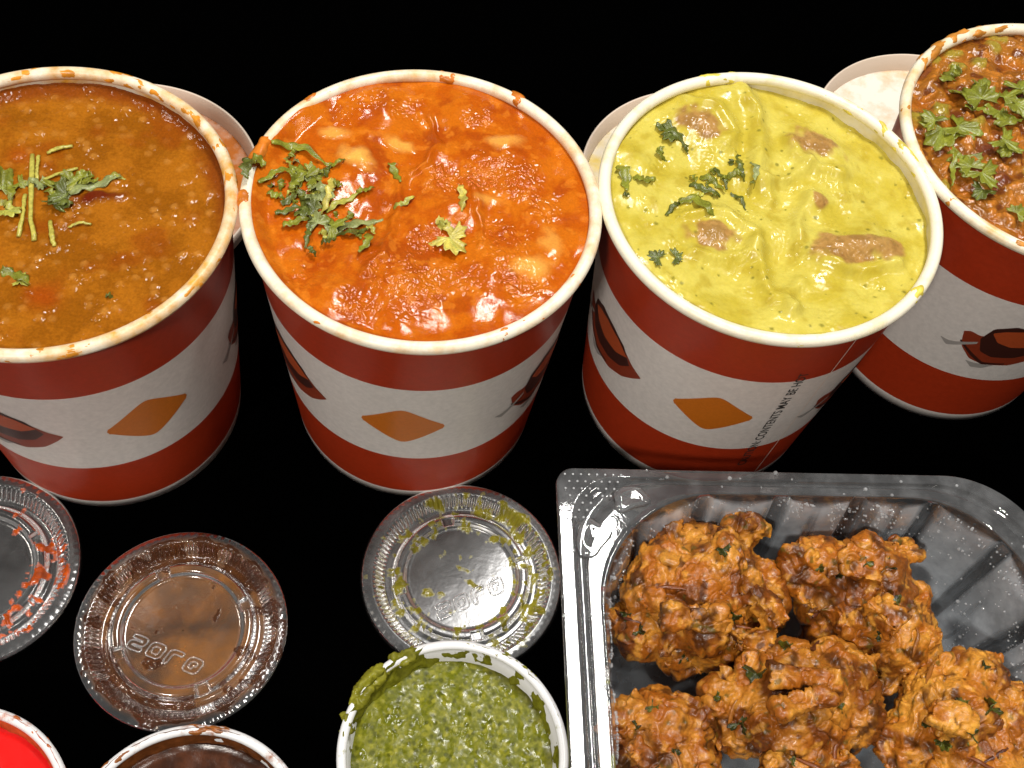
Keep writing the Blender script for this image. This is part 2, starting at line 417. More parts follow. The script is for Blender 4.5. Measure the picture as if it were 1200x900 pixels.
# --- orange curry
OR_B = [(at(u, v, Z2), r, a) for u, v, r, a in ((330, 130, .010, .0022), (430, 120, .012, .0028), (540, 120, .012, .0025), (600, 190, .011, .0022), (470, 330, .013, .0026), (560, 330, .011, .0018), (640, 260, .010, .0014), (420, 190, .008, .0020), (600, 300, .010, .0020), (380, 350, .010, .0014), (500, 190, .010, .0018), (530, 250, .009, .0016))]
OR_D = [(at(u, v, Z2), r, a) for u, v, r, a in ((430, 250, .011, .0030), (555, 270, .006, .0018), (480, 215, .006, .0016), (365, 300, .010, .0014), (505, 155, .006, .0016))]
OR_P = [(at(u, v, Z2), r1, r2, an, s) for u, v, r1, r2, an, s in ((420, 188, .0065, .0030, -.5, 1), (390, 157, .004, .002, 0, .7), (470, 171, .0045, .0018, -.3, .7), (622, 318, .0060, .0030, .5, .8), (592, 170, .0045, .0028, .1, .7), (570, 235, .004, .002, 0, .5), (645, 285, .0028, .005, .2, .5))]
OR_G = [(at(u, v, Z2), r) for u, v, r in ((430, 112, .010), (570, 205, .009), (612, 215, .009), (590, 285, .009), (480, 335, .012), (450, 320, .008), (545, 325, .008), (400, 140, .006), (640, 240, .006), (520, 215, .007), (610, 330, .008), (420, 360, .007), (345, 330, .006), (500, 285, .006), (480, 130, .006), (560, 140, .007))]
OR_PATH = [at(u, v, Z2) for u, v in ((470, 205), (466, 240), (458, 275), (445, 305), (425, 325))]
OR_PATH2 = [at(u, v, Z2) for u, v in ((505, 140), (510, 175), (500, 195), (480, 200))]
OR_PATH3 = [at(u, v, Z2) for u, v in ((556, 225), (562, 255), (560, 290))]
def orange_fn(X, Y, rr):
    wx = X+.0016*fbm(X, Y, ZERO(X)+3, .008, 2); wy = Y+.0016*fbm(X, Y, ZERO(X)+8, .008, 2)
    h = .0015*fbm(wx, wy, ZERO(X), .017, 2)
    for p, r, a in OR_B: h = h+a*1.15*gauss(wx, wy, p, r)
    for p, r, a in OR_D: h = h-a*gauss(wx, wy, p, r)
    h = h+.0017*np.exp(-(path_d(wx, wy, OR_PATH)/.0016)**2)+.0014*np.exp(-(path_d(wx, wy, OR_PATH2)/.0014)**2)+.0015*np.exp(-(path_d(wx, wy, OR_PATH3)/.0014)**2)
    msk = sm(-.12, .42, fbm(X, Y, ZERO(X)+31, .013, 3))
    cr = np.abs(fbm(wx, wy, ZERO(X)+12, .0028, 3)); fine = fbm(X, Y, ZERO(X)+41, .0014, 3)
    msk = 0*X
    for p, r in OR_G: msk = np.maximum(msk, gauss(wx, wy, p, r*1.1))
    msk = sm(.25, .8, msk+.35*fbm(X, Y, ZERO(X)+33, .006, 3)); h = h+msk*(.00075*(cr-.25)+.00022*fine)+.00003*fine
    edge = sm(.049, .0548, rr)
    th = np.arctan2(Y-CUP[2][1], X-CUP[2][0]); over = sm(.55, .95, np.cos(th-R(178)))
    h = h*(1-.6*edge)+edge*(.0006+.0024*over)
    cream = 0*X
    for p, r1, r2, an, s in OR_P: cream = np.maximum(cream, s*plateau(wx, wy, p, r1, r2, an, .7, .5, 5))
    c = mix(L3(180, 84, 8), L3(194, 102, 15), sm(-.4, .4, fbm(X, Y, ZERO(X)+51, .009, 4)))
    c = mix(c, L3(160, 66, 8), .75*sm(.1, .55, fbm(X, Y, ZERO(X)+61, .012, 4)))
    c = mix(c, L3(220, 130, 36), .4*sm(.25, .6, fbm(X, Y, ZERO(X)+66, .0045, 3)))
    c = mix(c, L3(240, 180, 84), .85*cream)
    h = h+.0011*cream
    return h, c
M_OR = food_mat('orange_curry', .10, 1300, .00005, .16, .04, .32, 0, .2)
F2 = make_food('orange_curry', CUP[2], Z2, rin(Z2), orange_fn, M_OR, 'glossy orange curry with creamy lumps in striped cup', 'curry', None, 250, 760)
# --- yellow curry
YP = [(at(u, v, Z3), r1, r2, an) for u, v, r1, r2, an in ((815, 150, .0072, .0046, -.25), (952, 174, .0072, .0050, -.55), (957, 239, .0024, .0026, 0), (832, 277, .0062, .0048, .2), (983, 296, .0085, .0044, .15), (1030, 294, .0062, .0036, 0))]
YR = [[at(u, v, Z3) for u, v in q] for q in (
    ((852, 92), (872, 112), (888, 140), (890, 175), (885, 205), (902, 232)),
    ((925, 165), (930, 185), (955, 200), (985, 206)), ((945, 232), (935, 262), (938, 290), (965, 310), (1010, 320), (1050, 312)),
    ((800, 122), (840, 135), (862, 158), (850, 175)), ((800, 255), (845, 250), (885, 275), (880, 300), (850, 308), (815, 302)),
    ((888, 290), (892, 320), (903, 350), (925, 368)), ((935, 330), (920, 350), (925, 372)), ((900, 215), (925, 210), (945, 195)))]
def yellow_fn(X, Y, rr):
    wx = X+.0012*fbm(X, Y, ZERO(X)+3.5, .009, 2); wy = Y+.0012*fbm(X, Y, ZERO(X)+8.5, .009, 2)
    h = .0017*fbm(wx, wy, ZERO(X)+2, .015, 2)
    ch = 0*X; chd = 0*X
    for i, (p, r1, r2, an) in enumerate(YP):
        g = gauss(wx, wy, p, r1*1.55, r2*1.7, an); h = h+.0034*g
        k = plateau(wx, wy, p, r1*1.2, r2*1.2, an, .55, .6, 3+i); ch = np.maximum(ch, k)
    for i, q in enumerate(YR):
        h = h+(.0024 if i else .0034)*np.exp(-(path_d(wx, wy, q)/(.0026 if i else .0032))**2)
    h = h+.0036*gauss(X, Y, at(855, 108, .118), .007, .005)+.0022*gauss(X, Y, at(840, 125, .117), .010)
    for (u, v, r, a) in ((905, 235, .006, .0022), (915, 300, .006, .0024), (1040, 230, .014, .0010), (870, 330, .007, .0012), (760, 250, .009, .0004)):
        h = h-a*gauss(wx, wy, at(u, v, Z3), r)
    th = np.arctan2(Y-CUP[3][1], X-CUP[3][0])
    h = h-.0016*sm(.2, 1, np.cos(th-R(40)))*sm(.03, .055, rr)+.0022*sm(.3, 1, np.cos(th-R(185)))*sm(.02, .05, rr)+.0022*sm(.3, 1, np.cos(th-R(-80)))*sm(.03, .052, rr)
    fine = fbm(X, Y, ZERO(X)+71, .0016, 2)
    rough = sm(.1, .5, fbm(X, Y, ZERO(X)+75, .01, 2))
    h = h+.00010*fine+.0003*rough*fine
    h = h+ch*.00030*fbm(X, Y, ZERO(X)+81, .0014, 3)
    c = mix(L3(188, 170, 58), L3(202, 188, 84), sm(-.5, .5, fbm(X, Y, ZERO(X)+85, .012, 4)))
    c = mix(c, L3(174, 152, 44), .6*sm(.15, .6, fbm(X, Y, ZERO(X)+91, .008, 3)))
    dg, ig = worley(X+.3*(wx-X)*3, Y, .0034, 5); c = mix(c, L3(112, 108, 34), .75*(sm(.05+.26*(ig-.78)/.22, .02+.1*(ig-.78)/.22, dg)*(ig > .78)*(fbm(X, Y, ZERO(X)+99, .012, 2) > -.2)))
    meat = mix(L3(166, 114, 72), L3(138, 88, 58), sm(-.3, .4, fbm(X, Y, ZERO(X)+95, .003, 3)))
    c = mix(c, meat, .78*sm(.15, .85, ch))
    return h, c
M_YE = food_mat('yellow_curry', .14, 1000, .00004, .08, .05, .3, 0, .32)
F3 = make_food('yellow_curry', CUP[3], Z3, rin(Z3), yellow_fn, M_YE, 'smooth yellow green curry with brown meat pieces showing', 'curry', None)
# --- brown curry
def brown_fn(X, Y, rr):
    wx = X+.0022*fbm(X, Y, ZERO(X)+13.5, .009, 3); wy = Y+.0022*fbm(X, Y, ZERO(X)+18.5, .009, 3)
    d1, i1 = worley(wx, wy, .0080, 7); d2, i2 = worley(wx, wy, .0034, 8)
    fine = fbm(X, Y, ZERO(X)+101, .0013, 3)
    h = .0026*(i1*.8+.3)*sm(.85, .15, d1)+.0009*(.2+i2)*sm(.8, .1, d2)+.0013*fbm(X, Y, ZERO(X)+104, .013, 3)+.00022*fine
    h = h*(1-.5*sm(.048, .0545, rr))+.0022*sm(.052, .02, rr)-.0008
    c = mix(L3(126, 74, 20), L3(166, 106, 36), i1)
    c = mix(c, L3(200, 124, 44), .6*(i2 > .6)*sm(.6, .2, d2))
    c = mix(c, L3(92, 42, 20), .8*(i2 < .25)*sm(.7, .3, d2))
    c = mix(c, L3(156, 84, 18), .7*sm(.5, .95, d1))
    c = mix(c, L3(108, 54, 36), .7*(i1 < .12)*sm(.6, .3, d1))
    c = mix(c, L3(150, 140, 50), .75*(i1 > .86)*sm(.5, .25, d1))
    return h, c
M_BR = food_mat('brown_curry', .15, 1200, .00010, .3, .05, .35, 0)
F4 = make_food('chunky_curry', CUP[4], Z4, rin(Z4), brown_fn, M_BR, 'chunky brown vegetable curry in the cup cut off at right', 'curry', None)

# sauce smeared over the rolled rims
def rim_smear(food, k, colr, mat, thr, spots, amp=.0011, br=.0021, rout=.058, ztop=HR, sc=.006):
    rc = rout-br; zc = ztop-br-food.z0
    n, m_ = 22, 420
    ph = np.linspace(R(-35), R(215), n); th = np.arange(m_)*2*math.pi/m_
    P, T = np.meshgrid(ph, th, indexing='ij')
    cx, cy = np.cos(T)*rc, np.sin(T)*rc
    s = fbm(cx+k, cy, P*.0035, sc, 4)
    t_ = np.full(m_, thr)
    for a, wd, lo in spots:
        d = np.abs((np.degrees(th)-a+180) % 360-180); t_ = np.minimum(t_, lo+(thr-lo)*sm(wd*.5, wd, d))
    off = np.clip((s-t_[None, :])*amp*1.2, -.0006, amp)
    off = off-sm(R(195), R(215), P)*.0006-sm(R(-15), R(-35), P)*.0006
    r = br+off; RR = rc+r*np.cos(P)
    V = np.stack([RR*np.cos(T), RR*np.sin(T), zc+r*np.sin(P)], -1).reshape(-1, 3)
    c = mix(L3(*colr)*.8, L3(*colr)*1.15, sm(-.4, .4, fbm(V[:, 0], V[:, 1], V[:, 2], .004, 3)))
    quads_obj('rim_smear', V, grid_quads(n, m_)[:, ::-1], mat, food.o, col=np.clip(c, 0, 1))
M_SM = food_mat('sauce_smear', .3, 700, .00004, .15, .05, .4)
rim_smear(F1, 1, (214, 140, 42), M_SM, .8, [(35, 26, .4), (75, 22, .1), (110, 16, .35), (-70, 40, .5), (-30, 14, .55)], .0003)
rim_smear(F2, 2, (206, 118, 34), M_SM, .95, [(172, 10, -.6), (192, 4, -.3), (92, 4, -.1), (66, 4, -.2), (140, 8, .35), (-45, 14, .45), (-20, 5, .4)], .0007)
rim_smear(F3, 3, (214, 196, 84), M_SM, .95, [(40, 16, .3), (62, 8, .25), (-33, 6, .1), (112, 9, .1), (-80, 14, .5), (25, 8, .45)], .0006)
rim_smear(F4, 4, (200, 134, 54), M_SM, .9, [(138, 25, -.05), (112, 20, .15), (170, 20, .45), (210, 20, .45), (-95, 20, .4)], .0008)

# ---------------------------------------------------------------- coriander
def leaf_mesh(size, seed, lobes=3, curl=.35, spread=125):
    rg = random.Random(seed); nphi, nr = 41, 6
    V = [(0, 0, 0)]; cc = []
    for i in range(1, nr+1):
        for j in range(nphi):
            ph = R(-spread+2*spread*j/(nphi-1))
            lob = abs(math.cos(ph*lobes/2*180/spread*.72))**.55
            rr = size*(.38+.62*lob)*(1+.13*math.cos(ph*13+seed))*(1-.18*abs(ph)/R(spread))
            f = i/nr
            x = rr*f*math.cos(ph); y = rr*f*math.sin(ph)
            z = size*(curl*.5*f*f*math.sin(ph*2.3+seed)+curl*.35*f*f*math.cos(ph*1.1+seed*2)+.05*math.sin(ph*13)*f)
            V.append((x, y, z))
    V = np.array(V); Fc = [(0, 1+j, 1+j+1, 1+j+1) for j in range(nphi-1)]
    faces = [(0, 1+j, 2+j) for j in range(nphi-1)]
    for i in range(nr-1):
        for j in range(nphi-1):
            a = 1+i*nphi+j; faces.append((a, a+nphi, a+nphi+1, a+1))
    return V, faces
def solid(o, t):
    md = o.modifiers.new('thickness', 'SOLIDIFY'); md.thickness = t; md.offset = 0
GREENS = {'mid': (124, 128, 40), 'dark': (90, 98, 38), 'pale': (170, 168, 72), 'grey': (138, 146, 90), 'yellow': (196, 182, 84)}
def place(o, p, q, tilt=0, roll=0):
    """x axis from p towards q"""
    d = (Vector(q)-Vector(p)); yaw = math.atan2(d.y, d.x)
    o.location = p; o.rotation_euler = (roll, tilt, yaw)
def leaf(food, par, u, v, u2, v2, size_px, tone='mid', seed=0, lobes=3, curl=.35, lift=.0008, tilt=0, roll=0):
    p = food.on(u, v, lift); q = food.on(u2, v2, lift); size = size_px*px2m(p)*1.15
    V, Fc = leaf_mesh(size, seed, lobes, curl)
    me = bpy.data.meshes.new('leaf'); me.from_pydata(V.tolist(), [], Fc); me.update()
    c = L3(*GREENS[tone])[None, :]*(1+.45*fbm(V[:, 0]+seed, V[:, 1], V[:, 2], .004, 3))[:, None]
    vein = np.exp(-(V[:, 1]/(size*.035))**2)[:, None]; c = c*(1-.5*vein)+L3(150, 165, 80)*.5*vein
    o = finish('leaf', me, M_HERB, par, col=np.clip(c, 0, 1)); place(o, p-par.location, q-par.location, tilt, roll); solid(o, .00013); return o
def strip(food, par, pts, wpx, tone='mid', seed=0, lift=.0004, name='leaf', arch=.0007):
    """a chopped ribbon of leaf through photo points"""
    rg = random.Random(seed+100); P = [food.on(u, v, lift) for u, v in pts]
    n = 22; xs = np.linspace(0, len(P)-1, n)
    A = np.array([list(p) for p in P]); C = np.stack([np.interp(xs, np.arange(len(P)), A[:, i]) for i in range(3)], 1)
    for _ in range(3): C[1:-1] = (C[:-2]+2*C[1:-1]+C[2:])/4
    s = np.linspace(0, 1, n); C[:, 2] += arch*np.sin(s*math.pi)+.0006*np.sin(s*9+seed)
    w_ = wpx*px2m(P[0])*.5
    T = np.gradient(C, axis=0); T[:, 2] = 0; T /= np.linalg.norm(T, axis=1)[:, None]+1e-9
    N = np.stack([-T[:, 1], T[:, 0], 0*T[:, 0]], 1); k = 6; V = []
    ph = rg.random()*6; tw = rg.uniform(-1, 1)
    for j in range(k):
        f = -1+2*j/(k-1)
        ww = w_*(.35+.65*np.sin(np.clip(s*1.05+.05, 0, 1)*math.pi)**.5)*(1+.35*np.sin(s*23+ph+f*2)*abs(f))
        zz = w_*(.55*f*np.sin(s*4+ph)*tw+.35*(f*f)*np.cos(s*5+ph))
        V.append(C+N*(f*ww)[:, None]+np.stack([0*s, 0*s, zz], 1))
    V = np.concatenate(V)-np.array(par.location)
    c = L3(*GREENS[tone])[None, :]*(1+.5*fbm(V[:, 0]+seed, V[:, 1], V[:, 2], .0035, 3))[:, None]
    o = quads_obj(name, V, grid_quads(k, n, False), M_HERB, par, col=np.clip(c, 0, 1)); solid(o, .00013); return o
def stem(food, par, pts, wpx, seed=0, lift=.0004):
    P = np.array([list(food.on(u, v, lift)) for u, v in pts]); n = 14
    xs = np.linspace(0, len(P)-1, n); C = np.stack([np.interp(xs, np.arange(len(P)), P[:, i]) for i in range(3)], 1)
    rg = np.random.RandomState(seed); C[:, :2] += rg.normal(0, .00012, (n, 2))
    C[:, 2] += .0006*np.sin(np.linspace(0, math.pi, n))
    T = np.gradient(C, axis=0); T /= np.linalg.norm(T, axis=1)[:, None]
    N = np.cross(T, [0, 0, 1]); N /= np.linalg.norm(N, axis=1)[:, None]; B = np.cross(N, T)
    r = wpx*.36*px2m(P[0]); m_ = 8; t = np.arange(m_)*2*math.pi/m_
    rad = r*(1+.12*np.sin(np.linspace(0, 7, n)+seed)); rad[[0, -1]] *= .9
    V = (C[:, None]+rad[:, None, None]*(np.cos(t)[None, :, None]*N[:, None]+.65*np.sin(t)[None, :, None]*B[:, None])).reshape(-1, 3)
    V = np.concatenate([V, C[[0, -1]]])-np.array(par.location); Q = grid_quads(n, m_)
    j = np.arange(m_); j2 = (j+1) % m_; a = n*m_
    Q = np.concatenate([Q, np.stack([np.full(m_, a), j2, j, j], 1)[:, :4], np.stack([np.full(m_, a+1), a-m_+j, a-m_+j2, a-m_+j2], 1)])
    me = bpy.data.meshes.new('stem'); me.from_pydata(V.tolist(), [], [tuple(dict.fromkeys(map(int, q))) for q in Q]); me.update()
    return finish('stem', me, M_STEM, par)
def herb(food, u, v, label):
    p = food.on(u, v); return empty('coriander_garnish', p, label, 'herb')

# on the lentil soup
g = herb(F1, 60, 225, 'chopped coriander leaves and stems on the brown lentil soup')
for i, (pts, wd) in enumerate([(((37, 181), (37, 225), (36, 250), (40, 282)), 8), (((45, 182), (43, 212)), 6), (((30, 228), (27, 255), (22, 277)), 7), (((50, 211), (70, 205), (91, 197)), 6), (((59, 259), (61, 275), (63, 288)), 8), (((80, 266), (95, 262), (107, 263)), 5)]): stem(F1, g, pts, wd, i)
for i, a in enumerate([((78, 228, 60, 240), 20, 'dark'), ((70, 222, 85, 212), 22, 'mid'), ((86, 214, 104, 206), 18, 'mid'), ((64, 236, 72, 244), 15, 'dark'), ((22, 214, 30, 216), 10, 'mid'), ((2, 222, 10, 208), 24, 'mid'), ((6, 246, 18, 250), 16, 'pale'), ((46, 214, 52, 222), 10, 'grey')]):
    leaf(F1, g, *a[0], a[1], a[2], seed=i+1, curl=.5, roll=(i % 3-1)*.35)
for i, (pts, wd, tn) in enumerate([(((82, 228), (100, 219), (122, 214), (142, 207)), 12, 'grey'), (((66, 222), (90, 214), (106, 204)), 10, 'mid'), (((58, 232), (70, 240), (84, 236)), 10, 'dark'), (((122, 214), (134, 206), (147, 209)), 6, 'pale')]):
    strip(F1, g, pts, wd, tn, i)
for i, (pts, wd, tn) in enumerate([(((60, 214), (72, 220), (80, 230)), 9, 'dark'), (((52, 222), (62, 228), (76, 226)), 8, 'mid'), (((88, 206), (100, 204), (110, 208)), 8, 'mid'), (((70, 236), (78, 242), (86, 238)), 8, 'dark'), (((8, 212), (16, 224), (12, 238)), 9, 'mid'), (((0, 236), (10, 240), (18, 252)), 9, 'pale'), (((28, 216), (40, 214), (52, 218)), 8, 'grey'), (((96, 216), (108, 214), (116, 210)), 6, 'mid')]): strip(F1, g, pts, wd, tn, i+400, .0006)
g = herb(F1, 70, 175, 'short pale coriander stem lying alone on the lentil soup'); stem(F1, g, ((55, 179), (70, 175), (85, 171)), 7, 5)
g = herb(F1, 20, 325, 'half sunken coriander leaf near the front of lentil soup')
strip(F1, g, ((2, 317), (14, 322), (26, 326), (36, 333)), 13, 'mid', 8, .0002); leaf(F1, g, 24, 328, 34, 332, 11, 'pale', 4, lift=.0003)
g = herb(F1, 128, 347, 'tiny dark herb speck floating alone near the front of lentil soup'); strip(F1, g, ((124, 346), (132, 348)), 6, 'dark', 3)
# on the orange curry
g = herb(F2, 370, 240, 'heap of chopped coriander on the left of the orange curry')
for i, (pts, wd, tn) in enumerate([
    (((318, 166), (340, 172), (358, 176), (382, 192)), 9, 'mid'), (((380, 193), (394, 193), (404, 185)), 6, 'mid'), (((302, 212), (325, 204), (348, 195)), 8, 'mid'),
    (((390, 208), (386, 228), (376, 253)), 9, 'yellow'), (((382, 248), (402, 237), (422, 226)), 8, 'pale'), (((418, 227), (428, 223), (438, 220)), 7, 'mid'),
    (((331, 264), (345, 262), (365, 256)), 9, 'mid'), (((363, 262), (361, 275), (358, 290)), 7, 'dark'), (((382, 271), (405, 266), (428, 262), (449, 256)), 13, 'grey'),
    (((395, 272), (412, 275), (430, 268)), 9, 'dark'), (((431, 272), (432, 284), (420, 296)), 9, 'mid'), (((376, 284), (392, 282)), 7, 'dark'), (((314, 225), (324, 230), (333, 234)), 9, 'mid'),
    (((322, 250), (340, 247), (358, 244)), 8, 'dark'), (((350, 222), (362, 236), (370, 252)), 10, 'dark'), (((362, 216), (376, 222), (386, 232)), 12, 'grey'),
    (((352, 250), (366, 254), (380, 260)), 10, 'dark'), (((345, 206), (362, 204), (380, 202)), 12, 'mid'), (((340, 222), (348, 212), (360, 204)), 10, 'mid'), (((362, 290), (370, 300)), 6, 'dark'), (((330, 240), (344, 232), (352, 224)), 8, 'dark')]):
    strip(F2, g, pts, wd, tn, i+20, lift=.0006+.0004*(i % 4), arch=.0008)
for i, a in enumerate([((356, 208, 345, 196), 20, 'mid'), ((372, 226, 390, 232), 18, 'grey'), ((360, 240, 350, 252), 18, 'dark'), ((388, 264, 402, 262), 18, 'mid'), ((372, 262, 366, 252), 14, 'grey'), ((366, 206, 378, 204), 16, 'mid')]):
    leaf(F2, g, *a[0], a[1], a[2], seed=i+31, curl=.6, lift=.0016, roll=(i % 3-1)*.3)
rg_ = random.Random(77)
def shreds(food, g, u, v, ru, rv, n, seed):
    for i in range(n):
        a = rg_.uniform(0, 6.28); q = rg_.random()**.6; x = u+ru*q*math.cos(a); y = v+rv*q*math.sin(a); b_ = rg_.uniform(0, 6.28); l = rg_.uniform(6, 14)
        strip(food, g, ((x, y), (x+l*.5*math.cos(b_), y+l*.5*math.sin(b_)), (x+l*math.cos(b_+.4), y+l*math.sin(b_+.4))), rg_.uniform(4, 8), rg_.choice(['mid', 'dark', 'grey', 'mid', 'pale']), seed+i, rg_.uniform(0, .0012))
shreds(F2, g, 362, 228, 38, 26, 22, 300); shreds(F2, g, 395, 264, 40, 12, 8, 330); shreds(F2, g, 335, 200, 24, 20, 8, 340)
g = herb(F2, 290, 196, 'dark coriander leaf draped over the rim between the two left cups')
strip(F2, g, ((289, 184), (288, 196), (288, 208)), 13, 'dark', 41, .0038, arch=.0006); strip(F2, g, ((292, 190), (302, 188), (312, 193)), 13, 'mid', 42, .0016)
g = herb(F2, 463, 203, 'curved green coriander strip near the centre of orange curry'); strip(F2, g, ((457, 190), (461, 200), (470, 214)), 8, 'mid', 43)
g = herb(F2, 473, 237, 'small green coriander strip right of the big heap'); strip(F2, g, ((461, 243), (473, 239), (486, 231)), 7, 'pale', 44)
g = herb(F2, 540, 232, 'narrow pale coriander strip above the fan shaped leaf'); strip(F2, g, ((539, 218), (543, 232), (541, 247)), 9, 'yellow', 45)
g = herb(F2, 530, 280, 'pale fan shaped coriander leaf on the orange curry')
strip(F2, g, ((512, 257), (522, 264), (530, 278)), 12, 'yellow', 46); leaf(F2, g, 526, 278, 546, 306, 25, 'yellow', 47, curl=.3); strip(F2, g, ((514, 268), (524, 258)), 8, 'pale', 48)
# on the yellow curry
g = herb(F3, 785, 165, 'wet coriander leaf by the upper left of yellow curry')
leaf(F3, g, 790, 154, 775, 168, 17, 'dark', 51); strip(F3, g, ((768, 149), (785, 152), (803, 168)), 12, 'dark', 52); strip(F3, g, ((775, 172), (772, 182), (782, 188)), 8, 'mid', 53); strip(F3, g, ((800, 168), (806, 180)), 6, 'dark', 54)
g = herb(F3, 735, 205, 'glinting coriander scrap by the left rim of yellow curry')
strip(F3, g, ((724, 192), (732, 204), (734, 224)), 13, 'mid', 55); strip(F3, g, ((742, 207), (755, 212), (768, 211)), 11, 'mid', 56); strip(F3, g, ((730, 228), (738, 230)), 5, 'dark', 57)
g = herb(F3, 845, 210, 'tangled coriander strips in the middle of yellow curry')
for i, (pts, wd, tn) in enumerate([(((866, 181), (866, 194), (872, 206)), 8, 'dark'), (((882, 188), (886, 200), (884, 212)), 7, 'grey'), (((820, 208), (836, 212), (850, 226)), 8, 'mid'), (((808, 216), (824, 222), (844, 230)), 9, 'dark'), (((836, 198), (846, 206), (852, 222)), 6, 'dark'), (((850, 210), (862, 202), (872, 208)), 7, 'mid'), (((856, 226), (868, 234), (874, 246)), 5, 'dark')]): strip(F3, g, pts, wd, tn, 60+i)
shreds(F3, g, 848, 214, 34, 22, 9, 360)
g = herb(F3, 815, 245, 'coriander strip lying below the tangle on yellow curry')
strip(F3, g, ((796, 238), (812, 232), (830, 246), (838, 252)), 11, 'mid', 71); strip(F3, g, ((780, 252), (788, 244), (798, 236)), 6, 'dark', 72)
g = herb(F3, 782, 302, 'two small dark coriander leaves near the front left of yellow curry')
leaf(F3, g, 772, 302, 764, 298, 12, 'dark', 73, curl=.2); leaf(F3, g, 792, 301, 804, 299, 12, 'dark', 74, curl=.2)
# on the brown curry
g = herb(F4, 1125, 165, 'large coriander leaves by the left rim of the chunky brown curry')
for i, a in enumerate([((1104, 150, 1098, 172), 30, 'mid'), ((1122, 148, 1136, 150), 24, 'mid'), ((1096, 142, 1084, 136), 17, 'mid'), ((1128, 182, 1120, 200), 24, 'mid'), ((1150, 202, 1160, 216), 24, 'mid'), ((1138, 196, 1128, 186), 17, 'mid'), ((1152, 222, 1144, 234), 15, 'dark')]):
    leaf(F4, g, *a[0], a[1], a[2], seed=i+81, curl=.28, lift=.0014)
strip(F4, g, ((1120, 176), (1116, 196), (1116, 218)), 6, 'mid', 88, .002)
g = herb(F4, 1160, 112, 'bunch of bright coriander leaves across the top of brown curry')
for i, a in enumerate([((1176, 114, 1190, 106), 26, 'mid'), ((1150, 116, 1140, 104), 22, 'mid'), ((1132, 112, 1122, 106), 17, 'mid'), ((1190, 122, 1204, 130), 24, 'mid'), ((1172, 130, 1184, 142), 20, 'mid'), ((1150, 102, 1158, 94), 14, 'mid'), ((1196, 104, 1206, 98), 20, 'mid')]):
    leaf(F4, g, *a[0], a[1], a[2], seed=i+91, curl=.45, lift=.0018, roll=(i % 3-1)*.3)
strip(F4, g, ((1130, 124), (1146, 130), (1160, 132)), 8, 'mid', 96, .002); strip(F4, g, ((1165, 142), (1182, 146), (1200, 138)), 9, 'mid', 97, .002)
g = herb(F4, 1180, 168, 'single rounded coriander leaf on the right of brown curry'); leaf(F4, g, 1176, 164, 1188, 174, 20, 'mid', 98, curl=.2, lift=.0022); leaf(F4, g, 1184, 172, 1176, 180, 16, 'mid', 99, curl=.2, lift=.002)
g = herb(F4, 1193, 250, 'green herb scrap at the front edge of brown curry'); leaf(F4, g, 1192, 250, 1202, 246, 13, 'mid', 100, lift=.0015)
g = herb(F4, 1116, 84, 'pale green herb piece at the upper left of brown curry'); strip(F4, g, ((1104, 96), (1114, 88), (1124, 78)), 15, 'mid', 101, .0012); strip(F4, g, ((1118, 88), (1126, 80)), 10, 'mid', 102, .0018)

# ---------------------------------------------------------------- paper lids behind the cups, lying upside down
def paper_lid(x, y, stain, thr, seed, label):
    o = empty('paper_lid', (x, y, 0), label, 'lid', 'white paper lids behind the cups')
    mt = stained_paper('lid_paper_'+str(seed), (.78, .73, .64), stain, thr, 45, seed=seed)
    mt2 = stained_paper('lid_edge_'+str(seed), (.70, .58, .47), stain, (.66, .8), 40, seed=seed+1)  # shade put into the lip's colour: tanner than the white disc
    lathe('disc', [(.0001, .0006), (.03, .0006), (.0535, .0008), (.0542, .0012), (.0542, .0002), (.0001, .0002)][::-1], 128, mt, o)
    lathe('lip', [(.0543, .0003), (.0548, .0035), (.0562, .0094), (.0567, .0100), (.0573, .0094), (.0568, .0050), (.0560, .0004)][::-1], 140, mt2, o)
    return o
paper_lid(-.1800, .3212, lin(200, 112, 34), (.22, .52), 4, 'white paper lid with brown sauce stain, behind the leftmost cup')
paper_lid(.0712, .3772, lin(240, 208, 96), (.42, .66), 9, 'white paper lid with yellow stain, behind the yellow curry cup')
paper_lid(.1788, .4288, lin(220, 170, 96), (.46, .66), 14, 'white paper lid with faint beige stains, behind the cup at far right')

# ---------------------------------------------------------------- small portion cups and their sauces
M_PC = {k: stained_paper('portion_'+k, (.74, .75, .76), s, t, 120, .3, seed=i*5+2) for i, (k, s, t) in enumerate((('red', lin(196, 110, 60), (.55, .66)), ('brown', lin(150, 84, 36), (.55, .68)), ('green', lin(150, 150, 60), (.62, .72))))}
PC_H, PC_R = .032, .0372
def portion_cup(x, y, kind, label):
    o = empty('portion_cup', (x, y, 0), label, 'sauce cup', 'small white sauce cups')
    ri = lambda z: .0255+(.0352-.0255)*z/.030
    prof = [(.024, .0003), (ri(0)+.0006, .0006)]+[(ri(z)+.0006, z) for z in (.008, .016, .024, .030)]+[(ri(z), z) for z in (.030, .024, .016, .008)]+[(.0245, .0016), (.0001, .0016)]
    lathe('wall', prof, 128, M_PC[kind], o)
    t = np.linspace(0, 2*math.pi, 17); lathe('rim', [(PC_R-.0016+.0016*math.cos(a), PC_H-.0014+.0014*math.sin(a)) for a in t], 140, M_PC[kind], o)
    return ri
PC = {'green': (.0018, .0988), 'brown': (-.0729, .0572), 'red': (-.1450, .0510)}
ri = portion_cup(*PC['green'], 'green', 'small white cup of coarse green chutney')
portion_cup(*PC['brown'], 'brown', 'small white cup of dark brown sauce with smeared rim')
portion_cup(*PC['red'], 'red', 'small white cup of bright red sauce, cut off at lower left')
